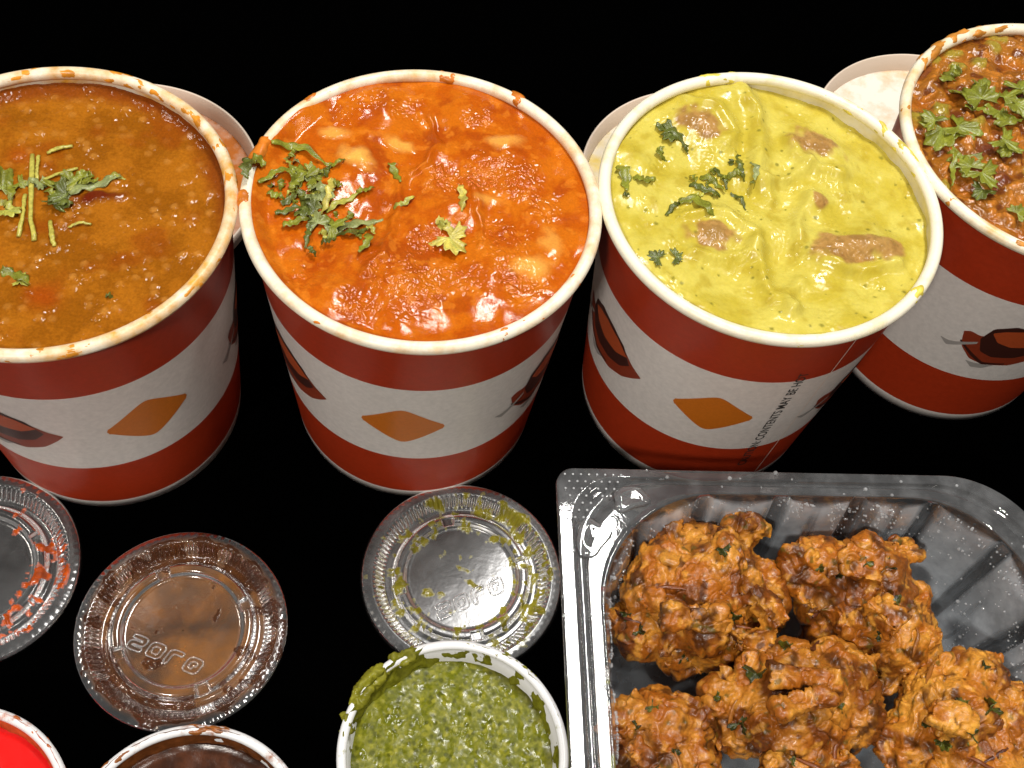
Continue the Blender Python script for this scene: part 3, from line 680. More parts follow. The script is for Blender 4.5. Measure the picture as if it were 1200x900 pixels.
def green_fn(X, Y, rr):
    msk = sm(.0, .5, fbm(X, Y, ZERO(X)+111, .008, 2)+.35*gauss(X, Y, at(450, 860, .023), .016)); fine = fbm(X, Y, ZERO(X)+113, .0016, 3)
    d1, i1 = worley(X, Y, .0022, 9)
    p = at(430, 830, .024)
    h = .0006*fbm(X, Y, ZERO(X)+115, .008, 3)+.00024*fine*(.08+.92*msk)+0*(i1 > .5)*msk*sm(.6, .1, d1)*msk*.4+.0025*gauss(X, Y, p, .007, .012, .9)
    c = mix(L3(98, 102, 22), L3(122, 122, 36), sm(-.4, .5, fine+.5*fbm(X, Y, ZERO(X)+117, .006, 3)))
    c = mix(c, L3(66, 70, 14), .7*(i1 < .3)*sm(.5, .2, d1)); c = mix(c, L3(150, 146, 50), .6*(i1 > .8)*sm(.5, .2, d1))
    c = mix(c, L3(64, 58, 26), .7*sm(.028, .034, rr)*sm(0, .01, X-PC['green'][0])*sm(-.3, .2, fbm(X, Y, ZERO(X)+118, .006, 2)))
    return h, c
M_GR = food_mat('green_chutney', .12, 1000, .00004, .25, .04, .2, 0, .6)
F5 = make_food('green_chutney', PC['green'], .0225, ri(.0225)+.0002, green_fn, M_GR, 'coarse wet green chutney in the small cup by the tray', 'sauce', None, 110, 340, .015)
def brownsauce_fn(X, Y, rr):
    h = .0002*fbm(X, Y, ZERO(X)+121, .008, 3)+.0010*sm(.030, .034, rr)
    return h, mix(L3(52, 26, 12), L3(78, 42, 22), sm(-.3, .5, fbm(X, Y, ZERO(X)+123, .008, 4)))
M_BS = food_mat('brown_sauce', .2, 900, .00006, .2, .05)
F6 = make_food('brown_sauce', PC['brown'], .0235, ri(.0235)+.0002, brownsauce_fn, M_BS, 'smooth dark brown tamarind sauce in the middle small cup', 'sauce', None, 50, 200, .015)
def redsauce_fn(X, Y, rr):
    return .0001*fbm(X, Y, ZERO(X)+131, .01, 2)+.0008*sm(.031, .0345, rr), mix(L3(230, 8, 4), L3(214, 4, 4), sm(-.3, .5, fbm(X, Y, ZERO(X)+133, .01, 2)))
M_RS = food_mat('red_sauce', .3, 900, .00003, .08, .05, .3)
F7 = make_food('red_sauce', PC['red'], .0240, ri(.0240)+.0002, redsauce_fn, M_RS, 'bright red glossy sauce in the small cup at lower left', 'sauce', None, 40, 160, .015)
def cup_smear(food, k, rad, zoff, colr, mat, thr, spots, zlo, amp):
    """sauce left on the inner wall and rim of a small cup"""
    n, m_ = 26, 300; th = np.arange(m_)*2*math.pi/m_
    zz = np.linspace(zlo, .0322, n)
    rr = np.interp(zz, [0, .030, .0305, .0322], [.0255, .0352, .0352, .0362])-.00025
    zz2 = zz-food.z0
    Rg, T = np.meshgrid(rr, th, indexing='ij'); Zg = np.repeat(zz2[:, None], m_, 1)
    s = fbm(np.cos(T)*.035+k, np.sin(T)*.035, Zg, .006, 4); t_ = np.full(m_, thr)
    for a, wd, lo in spots:
        d = np.abs((np.degrees(th)-a+180) % 360-180); t_ = np.minimum(t_, lo+(thr-lo)*sm(wd*.5, wd, d))
    s = s+.15*(1-sm(zlo, zlo+.008, zz))[:, None]
    off = np.clip((s-t_[None, :])*amp, -.0012, amp);     off = np.where(Zg > .0305-food.z0, off, off)
    V = np.stack([(Rg-off)*np.cos(T), (Rg-off)*np.sin(T), Zg+np.where(Zg > .0312-food.z0, np.clip(off, -1, 1), 0)], -1).reshape(-1, 3)
    c = np.tile(L3(*colr), (len(V), 1))*(1+.3*fbm(V[:, 0], V[:, 1], V[:, 2], .003, 3))[:, None]
    quads_obj('wall_smear', V, grid_quads(n, m_), mat, food.o, col=np.clip(c, 0, 1))
cup_smear(F5, 1, .035, 0, (112, 112, 28), M_GR, .55, [(150, 28, -.5), (125, 14, -.2), (60, 40, .3)], .0225, .0016)
rim_smear(F5, 6, (124, 122, 34), M_GR, .95, [(152, 18, -.7), (128, 10, -.3), (175, 8, .1), (70, 30, .5)], .0020, .0015, .0372, .0320, .004)
rim_smear(F6, 7, (146, 86, 36), M_SM, .9, [(95, 16, -.1), (150, 25, .2), (40, 12, .4)], .0004, .0015, .0372, .0320, .004)
rim_smear(F7, 8, (190, 104, 50), M_SM, .9, [(30, 14, .1), (70, 25, .3)], .0004, .0015, .0372, .0320, .004)
cup_smear(F6, 2, .035, 0, (104, 58, 26), M_BS, .35, [(110, 30, -.1), (160, 25, .0), (60, 25, .2)], .0235, .0006)
cup_smear(F7, 3, .035, 0, (190, 92, 50), M_BS, .25, [(60, 50, -.1)], .0240, .0005)

# ---------------------------------------------------------------- clear lids of the small cups
LID_PROF = [(.0002, .0022), (.010, .0022), (.0195, .0021), (.0206, .0024), (.0212, .0046), (.0222, .0050), (.0238, .0050), (.0246, .0044), (.0252, .0016), (.0264, .0009), (.0282, .0009), (.0291, .0016), (.0318, .0050), (.0330, .0058), (.0350, .0056), (.0366, .0052), (.03735, .0040), (.0374, .0034)]
def resample(prof, n):
    P = np.array(prof); d = np.r_[0, np.cumsum(np.hypot(*np.diff(P, axis=0).T))]; s = np.linspace(0, d[-1], n)
    return np.stack([np.interp(s, d, P[:, 0]), np.interp(s, d, P[:, 1])], 1)
def lid_surface(seg=720, n=90, rot=0):
    P = resample(LID_PROF, n); t = np.arange(seg)*2*math.pi/seg
    rr, tt = np.meshgrid(P[:, 0], t, indexing='ij'); zz = np.repeat(P[:, 1][:, None], seg, 1).copy()
    kn = sm(.0288, .0295, rr)*sm(.0328, .0316, rr); zz += kn*.00055*np.sign(np.cos(tt*110))*np.abs(np.cos(tt*110))**.6
    kf = sm(.0345, .0352, rr)*sm(.0373, .0366, rr); zz += kf*.00005*np.cos(tt*80)
    # four notches that break the raised ring
    a = np.abs(((tt-rot) % (math.pi/2))-math.pi/4)
    nt_ = sm(.11, .08, a)*sm(.0205, .0214, rr)*sm(.0254, .0246, rr); zz = zz*(1-nt_)+.0018*nt_
    return rr, tt, zz
GLYPHS = [
    [[(0, 1), (.85, 1), (1, .85), (1, .52), (.85, .37), (.28, .37), (.28, .27), (1, .27), (1, 0), (0, 0), (0, .48), (.15, .63), (.72, .63), (.72, .73), (0, .73)]],
    [[(.18, 1), (.82, 1), (1, .82), (1, .18), (.82, 0), (.18, 0), (0, .18), (0, .82)], [(.36, .74), (.64, .74), (.73, .65), (.73, .35), (.64, .26), (.36, .26), (.27, .35), (.27, .65)]],
    [[(0, 0), (0, .82), (.18, 1), (.9, 1), (.9, .73), (.36, .73), (.28, .65), (.28, 0)]],
    [[(.18, 1), (.82, 1), (1, .82), (1, .18), (.82, 0), (.18, 0), (0, .18), (0, .82)], [(.36, .74), (.64, .74), (.73, .65), (.73, .5), (.55, .5), (.55, .26), (.36, .26), (.27, .35), (.27, .65)]]]
def tube_loops(loops, r, closed=True, m_=6):
    VV, QQ = [], []; base = 0
    for lp in loops:
        C = np.array(lp, float)
        n0 = len(C); # densify
        D = []
        for i in range(n0):
            a, b_ = C[i], C[(i+1) % n0]
            for s in np.linspace(0, 1, 5)[:-1]: D.append(a+(b_-a)*s)
        C = np.array(D); C = (np.roll(C, 1, 0)+2*C+np.roll(C, -1, 0))/4; n = len(C)
        T = np.roll(C, -1, 0)-np.roll(C, 1, 0); T /= np.linalg.norm(T, axis=1)[:, None]+1e-12
        N = np.stack([-T[:, 1], T[:, 0], 0*T[:, 0]], 1); t = np.arange(m_)*2*math.pi/m_
        V = (C[:, None]+r*(np.cos(t)[None, :, None]*N[:, None]+np.sin(t)[None, :, None]*np.array([0, 0, 1.]))).reshape(-1, 3)
        i, j = np.meshgrid(np.arange(n), np.arange(m_), indexing='ij')
        Q = np.stack([i*m_+j, ((i+1) % n)*m_+j, ((i+1) % n)*m_+(j+1) % m_, i*m_+(j+1) % m_], -1).reshape(-1, 4)
        VV.append(V); QQ.append(Q+base); base += len(V)
    return np.concatenate(VV), np.concatenate(QQ)
M_EMB = clear_plastic('embossed_plastic', .2, .15, 300, rough=.1)
def portion_lid(u, v, kind, plast, filmmat, filmcol, thr, rmask, text_ang, text_c, label, seed):
    p = at(u, v, .003); p.z = 0
    o = empty('plastic_lid', p, label, 'lid', 'clear plastic lids of the sauce cups')
    rr, tt, zz = lid_surface(rot=seed*.7)
    V = np.stack([rr*np.cos(tt), rr*np.sin(tt), zz], -1).reshape(-1, 3)
    quads_obj('shell', V, grid_quads(*rr.shape), plast, o)
    # sauce left on it: a wet film that rises out of the plastic where it is thick
    x, y = rr*np.cos(tt), rr*np.sin(tt)
    s = fbm(x+seed, y+seed*.3, ZERO(x), .009 if kind == 'brown' else .005, 5)+(.08 if kind == 'brown' else .25)*fbm(x, y, ZERO(x)+seed, .0022, 2)
    th = thr+rmask(rr, tt)
    film = np.clip((s-th)*.0011, -.0005, .0011)-sm(.036, .0372, rr)*.0008
    kn = film*(1+.4*fbm(x, y, ZERO(x)+3+seed, .0015, 2))
    V2 = np.stack([x, y, zz+kn], -1).reshape(-1, 3)
    Q = grid_quads(*rr.shape); keep = (kn.ravel()[Q] > -.00012).any(1)
    Q = Q[keep]
    used = np.unique(Q); remap = np.zeros(len(V2), int); remap[used] = np.arange(len(used))
    c = L3(*filmcol)[None, :]*(1+.4*fbm(x, y, ZERO(x)+5, .004, 3)).reshape(-1, 1)
    f = quads_obj('sauce_residue', V2[used], remap[Q], filmmat, o, col=np.clip(c[used], 0, 1)); f['kind'] = 'stuff'
    if text_c:
        loops = []; ca, sa = math.cos(text_ang), math.sin(text_ang); h = .0056
        for gi, gl in enumerate(GLYPHS):
            for lp in gl:
                q = []
                for (a, b_) in lp:
                    X = (gi*1.28+a+.18*b_-2.5)*h; Y = (b_-.5)*h
                    q.append((text_c[0]+X*ca-Y*sa, text_c[1]+X*sa+Y*ca, .0026))
                loops.append(q)
        Vt, Qt = tube_loops(loops, .00028)
        quads_obj('embossed_letters', Vt, Qt, M_EMB, o)
    return o
def film_mat(name, alpha=.75, rough=.15):
    mt, nt, b, out = new_mat(name)
    a = nd(nt, 'ShaderNodeAttribute', attribute_name='col'); nt.links.new(a.outputs['Color'], b.inputs['Base Color'])
    b.inputs['Roughness'].default_value = rough; b.inputs['Alpha'].default_value = alpha
    n = noise(nt, 700, 3); bump(nt, b, n.outputs[0], .00012); return mt
PL_GREEN = clear_plastic('lid_plastic_clear', .09, .10, 90, rough=.22)
PL_BROWN = clear_plastic('lid_plastic_brown', .05, .05, 60, (.9, .86, .78), stain=lin(156, 98, 30), stain_thr=(.25, .68), stain_scale=45, stain_max=.75, rough=.12)
PL_RED = clear_plastic('lid_plastic_dark', .07, .06, 90, rough=.18)
ring = lambda r0, r1: (lambda rr: sm(r0-.0015, r0+.001, rr)*sm(r1+.001, r1-.0015, rr))
portion_lid(541, 676, 'green', PL_GREEN, film_mat('green_film', .85), (132, 124, 30), .30,
            lambda r, t: .55-.55*ring(.019, .034)(r)-.25*np.cos(t-.6)*ring(.026, .034)(r)-.45*gauss(r*np.cos(t), r*np.sin(t), (.002, .004), .008)-.4*gauss(r*np.cos(t), r*np.sin(t), (-.012, -.010), .006),
            R(36), (.0045, -.0075), 'clear plastic sauce cup lid with green chutney spots, between cup and tray', 1.7)
portion_lid(214, 738, 'brown', PL_BROWN, film_mat('brown_film', .55, .1), (74, 36, 8), .0,
            lambda r, t: .45-.62*ring(.0255, .0345)(r)+.2*np.cos(t*2)*ring(.0255, .034)(r)+.1*ring(.0, .019)(r),
            R(-12), (-.0035, -.0095), 'clear plastic sauce cup lid coated with brown sauce, embossed letters', 4.2)
portion_lid(-30, 668, 'red', PL_RED, film_mat('orange_film', .9), (206, 84, 10), .42,
            lambda r, t: .4-.45*ring(.018, .034)(r)*sm(.2, -.6, np.sin(t-.9))-.7*gauss(r*np.cos(t), r*np.sin(t), (.0195, .001), .0035)-.5*gauss(r*np.cos(t), r*np.sin(t), (.026, -.003), .002),
            0, None, 'clear plastic sauce cup lid with orange sauce flecks, cut off at left', 8.9)

# ---------------------------------------------------------------- clear tray
TZ = .055; TA = R(9.78)
tc_ = at(652, 548, TZ)          # its back left corner
tray = empty('clear_tray', (tc_.x, tc_.y, 0), 'clear plastic takeaway tray with ribbed fogged walls holding the fritters', 'tray', rz=TA)
TW, TD = .1720, .165            # local: x to the right 0..TW, y from 0 down to -TD
def rrect(x0, x1, y0, y1, rad, ns=90, nc=40):
    """closed outline, counter clockwise from the lower left; rad = bl, br, tr, tl"""
    pts = []
    cs = [((x0, y0), 180, rad[0]), ((x1, y0), 270, rad[1]), ((x1, y1), 0, rad[2]), ((x0, y1), 90, rad[3])]
    sgn = [(1, 1), (-1, 1), (-1, -1), (1, -1)]
    arcs = []
    for (c, a0, r), (sx, sy) in zip(cs, sgn):
        cx, cy = c[0]+sx*r, c[1]+sy*r; a = np.radians(a0+np.linspace(0, 90, nc))
        arcs.append(np.stack([cx+r*np.cos(a), cy+r*np.sin(a)], 1))
    for i in range(4):
        a = arcs[i]; b_ = arcs[(i+1) % 4][0]; s = np.linspace(0, 1, ns+2)[1:-1][:, None]
        pts.append(a); pts.append(a[-1]+(b_-a[-1])*s)
    return np.concatenate(pts)
NSd, NCo = 90, 44; NP = 4*(NSd+NCo)
FL = .0135                      # flange width
# flange: outer lip, outer edge, channel, inner edge
SIDE = (1.0, .66, .70, .66)    # how wide the flange is: left, right, front, back
def ringo(ins, rads):
    return rrect(ins*SIDE[0], TW-ins*SIDE[1], -TD+ins*SIDE[2], -ins*SIDE[3], rads, NSd, NCo)
def ringz(ins, z, rads):
    o = ringo(ins, rads); return np.c_[o, np.full(len(o), z)]
def rad_at(f):                  # corner radii, f = 0 outer edge .. 1 opening
    return [.012+f*.026, .030+f*.008, .034+f*.006, .006+f*.037]
prof = [(-.0002, TZ-.0022, 0), (0, TZ-.0002, 0), (.0003, TZ, 0), (.0005, TZ, .02), (.0042, TZ, .3), (.0050, TZ, .36), (.0053, TZ-.0003, .39), (.0060, TZ-.0014, .45), (.0064, TZ-.0016, .5), (.0076, TZ-.0016, .60), (.0080, TZ-.0014, .63), (.0087, TZ-.0003, .69), (.0090, TZ, .72), (.0092, TZ, .74), (.0123, TZ, .93), (.0125, TZ, .94), (.0129, TZ+.0004, .97), (.0133, TZ+.0004, .99), (.0137, TZ-.0001, 1), (.0137, TZ-.0008, 1)]
rings = [ringz(a, z, rad_at(f)) for a, z, f in prof]
V = np.concatenate(rings)
M_TRAY = clear_plastic('tray_plastic', .09, .08, 120, rough=.04, wav=.10)
quads_obj('flange', V, grid_quads(len(prof), NP), M_TRAY, tray)
# wall with scalloped panels and grooves, then floor
per = ringo(.0137, rad_at(1))
dl = np.r_[0, np.cumsum(np.hypot(*np.diff(np.vstack([per, per[:1]]), axis=0).T))]; Lp = dl[-1]; sp = dl[:-1]/Lp
nrm = np.roll(per, -1, 0)-np.roll(per, 1, 0); nrm = np.stack([-nrm[:, 1], nrm[:, 0]], 1); nrm /= np.linalg.norm(nrm, axis=1)[:, None]
NR = 19; ph = (sp*NR+.15) % 1.0
gr_d = np.abs(ph-.5)
groove = sm(.13, .09, gr_d)                                # recessed clear band between two fogged panels
bow = np.cos(np.clip((np.abs(((ph+.5) % 1)-.5))/.37, 0, 1)*math.pi/2)   # each panel's top edge hangs in a curve
zs = [(0, 0, 0), (.0005, -.0012, .3), (.0010, -.0020, 1), (.0014, -.0030, 1), (.0024, -.0080, 1), (.0034, -.016, 1), (.0044, -.024, 1), (.0056, -.033, 1), (.0068, -.041, 1), (.0078, -.047, .8), (.0096, -.0505, .4), (.0140, -.0520, .15), (.020, -.0522, 0)]
V = []
for ins, dz, k in zs:
    z = TZ-.0008+dz-.0040*k*bow*(1 if dz > -.004 else max(0, 1+(dz+.004)/.01))
    off = ins+k*(.0006*bow-.0024*groove)
    V.append(np.c_[per+nrm*off[:, None], z])
nfl = len(V)
# floor rings shrink to the centre
cen = per.mean(0); last = V[-1]
for f in (.8, .6, .4, .2, .02):
    q = last.copy(); q[:, :2] = cen+(last[:, :2]-cen)*f; q[:, 2] = last[:, 2]+(.0012 if f in (.6,) else 0); V.append(q)
M_TWALL = clear_plastic('tray_wall_fogged', .55, .4, 70, rough=.08, attr=True, milk=(.60, .66, .72))
VW = np.concatenate(V); lev = np.repeat(np.arange(len(V)), NP); gg = np.tile(groove, len(V)); pp = np.tile(sp, len(V))
streak = fbm(pp*1.0, VW[:, 2]*.10, 0*pp, .012, 3)          # drops that ran down leave clear streaks
fogc = (.75-.5*gg*(lev < 11))*(1-.55*sm(.15, .45, streak)*(lev < 11))+.15*fbm(VW[:, 0], VW[:, 1], VW[:, 2], .02, 3)
fogc = np.where(lev >= 11, .5, fogc); fogc[:NP*2] = .1
quads_obj('wall', VW, grid_quads(len(V), NP), M_TWALL, tray, col=np.clip(fogc, 0, 1)[:, None]*np.ones(3))
# stippled corner and pressed shapes on the flange
def dome(r, h=.6, n=6, m_=8):
    V = []; 
    for i in range(n):
        a = i/(n-1)*math.pi/2; V += [(r*math.cos(a)*math.cos(t), r*math.cos(a)*math.sin(t), r*h*math.sin(a)) for t in np.arange(m_)*2*math.pi/m_]
    return np.array(V), grid_quads(n, m_)
def scatter(name, pts, mat, par, n=4, m_=7):
    VV, QQ = [], []; b0 = 0
    for (x, y, z, r, h) in pts:
        v, q = dome(r, h, n, m_); VV.append(v+[x, y, z]); QQ.append(q+b0); b0 += len(v)
    o = quads_obj(name, np.concatenate(VV), np.concatenate(QQ), mat, par); return o
M_DOT = clear_plastic('dimple_plastic', .7, .25, 300, rough=.1)
pts = []
for i in range(9):
    for j in range(9):
        x = .0028+i*.0028+(.0014 if j % 2 else 0); y = -.0025-j*.0027
        if x-y < .029-abs(j-3)*.0006: pts.append((x, y, TZ+.0003, .00042, .8))
scatter('stipple', pts, M_DOT, tray)['kind'] = 'stuff'
for (cx, cy, sx, sy, a) in ((.0110, -.0260, .0050, .0065, -.5), (.0250, -.0115, .0060, .0042, .3)):
    s = np.linspace(0, 2*math.pi, 40, endpoint=False); V = []
    for f, z in ((1, 0), (.92, .0007), (.8, .0012), (.5, .0009), (.02, .0008)):
        rr = np.abs(np.cos(s))**4+np.abs(np.sin(s))**4; rr = rr**-.25*(1+.13*np.cos(3*s+a*4))
        xx, yy = sx*f*rr*np.cos(s), sy*f*rr*np.sin(s)
        V.append(np.stack([cx+xx*math.cos(a)-yy*math.sin(a), cy+xx*math.sin(a)+yy*math.cos(a), np.full(40, TZ+.0002+z)], 1))
    quads_obj('pressed_tab', np.concatenate(V), grid_quads(5, 40), M_TRAY, tray)
# condensation on the wall, drops on the rim
M_DROP = clear_plastic('water_drop', .35, .3, 500, rough=.02)
rg = np.random.RandomState(5); pts = []
for _ in range(5200):
    k = rg.randint(NP); f = rg.uniform(2.2, 9.8); i = int(f); a = f-i
    offk = lambda q: zs[q][0]+zs[q][2]*(.0006*bow[k]-.0024*groove[k])
    ins = offk(i)*(1-a)+offk(i+1)*a+.0001; z = TZ-.0008+(zs[i][1]*(1-a)+zs[i+1][1]*a)
    p = per[k]+nrm[k]*ins
    if perlin(p[0]*90, p[1]*90, z*60) < -.12: continue
    pts.append((p[0], p[1], z, abs(rg.normal(0, .00024))+.00012, .9))
scatter('condensation', pts, M_DROP, tray, 3, 6)['kind'] = 'stuff'
pts = []
for _ in range(60):
    k = rg.randint(NP); f = rg.choice([3, 4, 13, 14]); p = rings[f][k]; pts.append((p[0], p[1], p[2], rg.uniform(.0003, .0009), .8))
scatter('rim_drops', pts, M_DROP, tray, 5, 10)['kind'] = 'stuff'

# ---------------------------------------------------------------- fritters
M_FR = food_mat('fried_batter', .36, 1200, .00016, .3, .06, .4, .1)
def fritter(blobs, slabs, flecks, label, seed, z_mid=.030):
    rg = random.Random(seed); c0 = at(blobs[0][0], blobs[0][1], z_mid)
    org = Vector((c0.x, c0.y, .004))
    bm = bmesh.new()
    for (u, v, rp, dz) in blobs:
        p = at(u, v, z_mid+dz); r = rp*px2m(p)*1.07
        mtx = Matrix.Translation(p-org) @ Matrix.Diagonal((1, 1, .85, 1)); bmesh.ops.create_icosphere(bm, subdivisions=3, radius=r, matrix=mtx)
        for _ in range(int(3+rp/14)):
            d = Vector((rg.gauss(0, 1), rg.gauss(0, 1), abs(rg.gauss(0, 1))*.8)).normalized(); d.z *= .85
            q = p-org+d*r*rg.uniform(.82, .98); rs = r*rg.uniform(.16, .36)
            sc = (rg.uniform(1, 2.2), rg.uniform(.7, 1.2), rg.uniform(.4, .8))
            mtx = Matrix.Translation(q) @ Matrix.Rotation(rg.uniform(0, 6.3), 4, 'Z') @ Matrix.Rotation(rg.uniform(-.8, .8), 4, 'X') @ Matrix.Diagonal((*sc, 1))
            bmesh.ops.create_icosphere(bm, subdivisions=2, radius=rs, matrix=mtx)
    for (u1, v1, u2, v2, wp, dz, roll) in slabs:
        a = at(u1, v1, z_mid+dz+.0015); b_ = at(u2, v2, z_mid+dz+.0015); d = b_-a; wd = wp*px2m(a)
        mtx = Matrix.Translation((a+b_)/2-org) @ Matrix.Rotation(math.atan2(d.y, d.x), 4, 'Z') @ Matrix.Rotation(roll, 4, 'X') @ Matrix.Diagonal((d.length, wd, wd*.6, 1))
        bmesh.ops.create_cube(bm, size=1, matrix=mtx)
    me = bpy.data.meshes.new('tmp'); bm.to_mesh(me); bm.free()
    t = bpy.data.objects.new('tmp', me); COL.objects.link(t)
    md = t.modifiers.new('r', 'REMESH'); md.mode = 'VOXEL'; md.voxel_size = .00055
    dg = bpy.context.evaluated_depsgraph_get(); me2 = bpy.data.meshes.new_from_object(t.evaluated_get(dg)); bpy.data.objects.remove(t)
    n = len(me2.vertices); co = np.empty(n*3, np.float32); me2.vertices.foreach_get('co', co); co = co.reshape(-1, 3).astype(float)
    nr_ = np.empty(n*3, np.float32); me2.vertices.foreach_get('normal', nr_); nr_ = nr_.reshape(-1, 3).astype(float)
    x, y, z = (co+np.array(org)).T; x = x+seed
    wx, wy, wz = x+.002*fbm(x, y, z+3, .007, 2), y+.002*fbm(x, y, z+7, .007, 2), z+.002*fbm(x, y, z+11, .007, 2)
    big = fbm(wx, wy, wz, .014, 3); rid = np.abs(fbm(wx, wy, wz+5, .0042, 3)); fine = fbm(x, y, z+9, .0017, 3)
    crk = np.exp(-(np.abs(fbm(wx, wy, wz+71, .010, 2))/.06)**2)
    d = .0027*big+.0008*(.35-rid)-.0016*crk+.00028*fine+.00016*fbm(x, y, z+15, .0009, 2)
    co = co+nr_*d[:, None]
    co[:, 2] = np.maximum(co[:, 2], 0)
    me2.vertices.foreach_set('co', co.astype(np.float32).ravel()); me2.update()
    c = mix(L3(176, 102, 26), L3(206, 140, 50), sm(-.4, .5, fbm(wx, wy, wz+2, .012, 3)))
    c = mix(c, L3(120, 62, 14), .9*sm(-.05, .45, fbm(wx, wy, wz+21, .014, 4)))
    c = mix(c, L3(236, 172, 70), .6*sm(.2, .6, fbm(x, y, z+31, .005, 3)))
    c = mix(c, L3(78, 40, 14), .85*sm(.2, .55, fbm(x, y, z+41, .010, 4)))
    c = mix(c, L3(70, 34, 14), .8*sm(.5, .75, fbm(wx*1.5, wy*.6, wz+51, .0050, 3)))
    c = mix(c, L3(92, 84, 28), .7*sm(.5, .7, fbm(x, y, z+61, .0035, 2)))
    c = c*.88*np.array({11: (1, .96, .9), 12: (1.08, 1.06, 1), 13: (.92, .86, .8), 14: (.86, .78, .74), 15: (1.1, 1.1, 1.05)}.get(seed, (1, 1, 1)))
    o = finish('fritter', me2, M_FR, col=np.clip(c, 0, 1), loc=org)
    tag(o, label, 'fritter', 'fried fritters in the clear tray')
    # herb scraps fried into the batter
    cand = np.where((nr_[:, 2] > .35))[0]
    P2 = co[cand]+np.array(org)
    rel = P2-np.array(CAM_O); dep = rel@np.array(F_); uu = 600+FPX*(rel@np.array(R_))/dep; vv = 450-FPX*(rel@np.array(U_))/dep
    # onion strands stuck in the batter
    nrg = np.random.RandomState(seed)
    for i in range(5):
        k = cand[nrg.randint(len(cand))]; p = co[k].copy(); t_ = np.cross(nr_[k], nrg.normal(size=3)); t_ /= np.linalg.norm(t_)+1e-9; C = []
        for q in range(9):
            k = cand[np.argmin(((co[cand]-p)**2).sum(1))]; C.append(co[k]+nr_[k]*.0001)
            t_ = t_-nr_[k]*(t_@nr_[k])+.15*nrg.normal(size=3); t_ /= np.linalg.norm(t_); p = C[-1]+t_*.0015
        C = np.array(C)
        for _ in range(2): C[1:-1] = (C[:-2]+2*C[1:-1]+C[2:])/4
        T = np.gradient(C, axis=0); T /= np.linalg.norm(T, axis=1)[:, None]+1e-9
        N = np.cross(T, [.3, .2, 1]); N /= np.linalg.norm(N, axis=1)[:, None]+1e-9; B = np.cross(N, T); a_ = np.arange(7)*2*math.pi/7
        rr_ = .0009*np.sin(np.linspace(.25, math.pi-.25, 9))
        Vs = (C[:, None]+rr_[:, None, None]*(np.cos(a_)[None, :, None]*N[:, None]+.6*np.sin(a_)[None, :, None]*B[:, None])).reshape(-1, 3)
        cs = L3(*((120, 62, 22), (150, 92, 34), (84, 42, 24))[i % 3])[None, :]*(1+.3*fbm(Vs[:, 0], Vs[:, 1], Vs[:, 2], .003, 2))[:, None]
        quads_obj('onion_strand', Vs, grid_quads(9, 7), M_FR, o, col=np.clip(cs, 0, 1))
    for i, (u, v, sz, tone) in enumerate(flecks):
        dd = np.hypot(uu-u, vv-v)+ (dep-dep.min())*60
        k = cand[np.argmin(dd)]
        V_, F__ = leaf_mesh(sz*.00026, seed*10+i, 3, 1.3)
        me = bpy.data.meshes.new('herb_scrap'); me.from_pydata(V_.tolist(), [], F__); me.update()
        cc = L3(*GREENS[tone])[None, :]*(.32+.4*fbm(V_[:, 0]+i, V_[:, 1], V_[:, 2], .002, 2))[:, None]
        h = finish('herb_scrap', me, M_HERB, o, col=np.clip(cc, 0, 1)); h.location = co[k]+nr_[k]*.0001
        h.rotation_euler = Vector(nr_[k]).to_track_quat('Z', 'Y').to_euler(); solid(h, .0003)
    return o
fritter([(825, 700, 78, 0), (776, 690, 46, .004), (870, 621, 24, .012), (838, 652, 32, .008), (755, 738, 34, -.004), (882, 700, 42, .002), (790, 655, 34, .008), (800, 752, 36, -.004), (866, 752, 34, -.004)],
        [(775, 722, 850, 726, 30, .022, .5), (882, 690, 915, 735, 34, .018, -.4), (860, 752, 912, 748, 26, .016, .6)],
        [(848, 643, 12, 'dark'), (735, 720, 9, 'dark'), (748, 740, 10, 'dark'), (858, 725, 11, 'dark'), (800, 770, 8, 'dark')],
        'largest fried fritter with a knob on top, at the back left of the tray', 11)
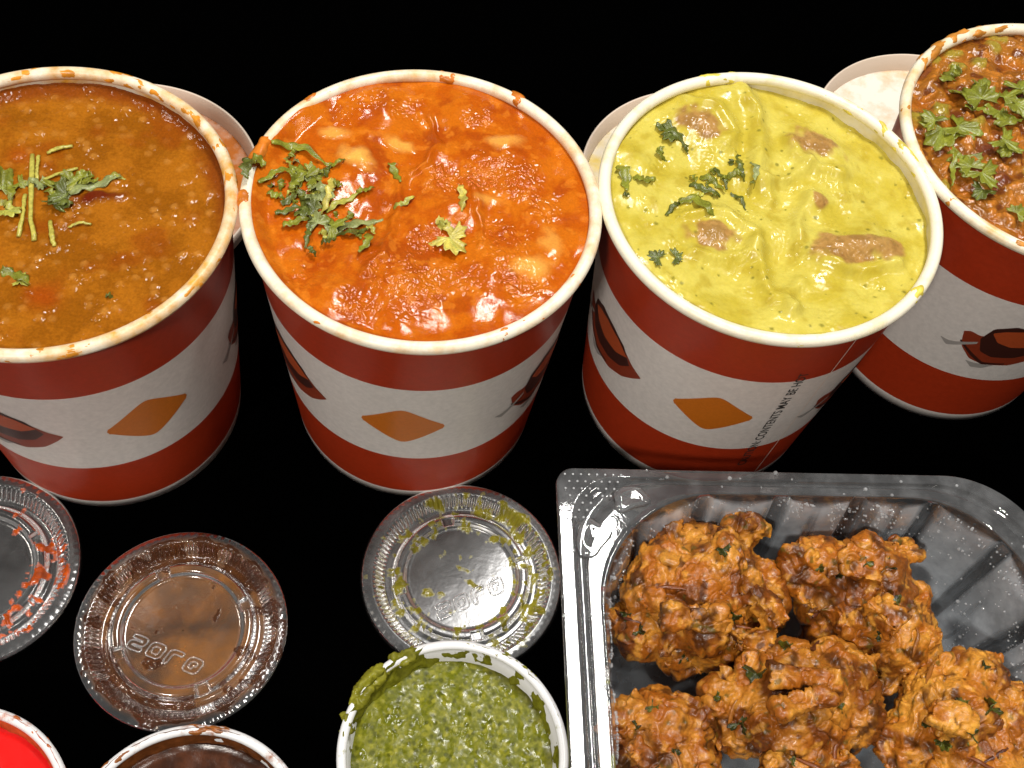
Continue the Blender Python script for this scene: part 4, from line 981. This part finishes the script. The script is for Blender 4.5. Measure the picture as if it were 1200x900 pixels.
fritter([(1005, 705, 70, 0), (958, 668, 40, .008), (1022, 672, 44, .006), (1045, 735, 50, 0), (1060, 768, 40, -.004), (985, 740, 42, -.002), (940, 660, 24, .010)],
        [(985, 655, 1035, 668, 40, .020, .2), (1020, 700, 1055, 735, 36, .020, -.2)],
        [(1040, 665, 11, 'dark'), (1015, 660, 9, 'mid'), (985, 672, 9, 'dark'), (1052, 705, 8, 'mid'), (1030, 745, 8, 'dark'), (960, 665, 7, 'mid')],
        'blocky golden fritter at the back right of the tray', 12)
fritter([(925, 825, 70, .004), (880, 838, 50, 0), (975, 800, 48, .006), (990, 838, 40, .002), (850, 812, 26, .006), (915, 782, 34, .010), (930, 862, 46, -.006)],
        [(900, 790, 985, 795, 26, .024, .4), (910, 832, 975, 815, 24, .026, -.3)],
        [(888, 790, 17, 'dark'), (918, 760, 14, 'mid'), (865, 848, 15, 'dark'), (955, 815, 8, 'dark'), (985, 830, 8, 'mid'), (840, 815, 7, 'mid')],
        'dark flecked fritter in the middle of the tray between the others', 13, .032)
fritter([(772, 862, 52, 0), (738, 848, 32, .004), (808, 852, 34, .002), (770, 890, 60, -.004), (824, 888, 24, -.002), (730, 885, 30, -.002)],
        [(740, 870, 765, 905, 24, .018, .3)],
        [(765, 828, 10, 'mid'), (790, 882, 7, 'dark'), (745, 850, 7, 'dark')],
        'rounded brown fritter at the front left of the tray beside its rim', 14)
fritter([(1115, 850, 66, .002), (1150, 793, 30, .010), (1160, 840, 44, .004), (1080, 872, 48, 0), (1130, 890, 62, 0), (1120, 815, 36, .006), (1185, 885, 36, 0)],
        [(1090, 830, 1140, 850, 30, .022, .2)],
        [(1162, 832, 16, 'mid'), (1105, 870, 12, 'mid'), (1140, 862, 10, 'mid'), (1128, 820, 9, 'pale'), (1085, 845, 9, 'dark'), (1155, 780, 7, 'dark'), (1130, 875, 8, 'mid')],
        'golden fritter with green herb flecks at the right edge of the tray', 15)
fritter([(946, 918, 44, 0), (915, 906, 26, .004), (982, 908, 26, .004), (950, 935, 50, -.004)], [], [(930, 895, 7, 'mid')],
        'fritter at the bottom edge of the photo, only its top showing', 16, .036)
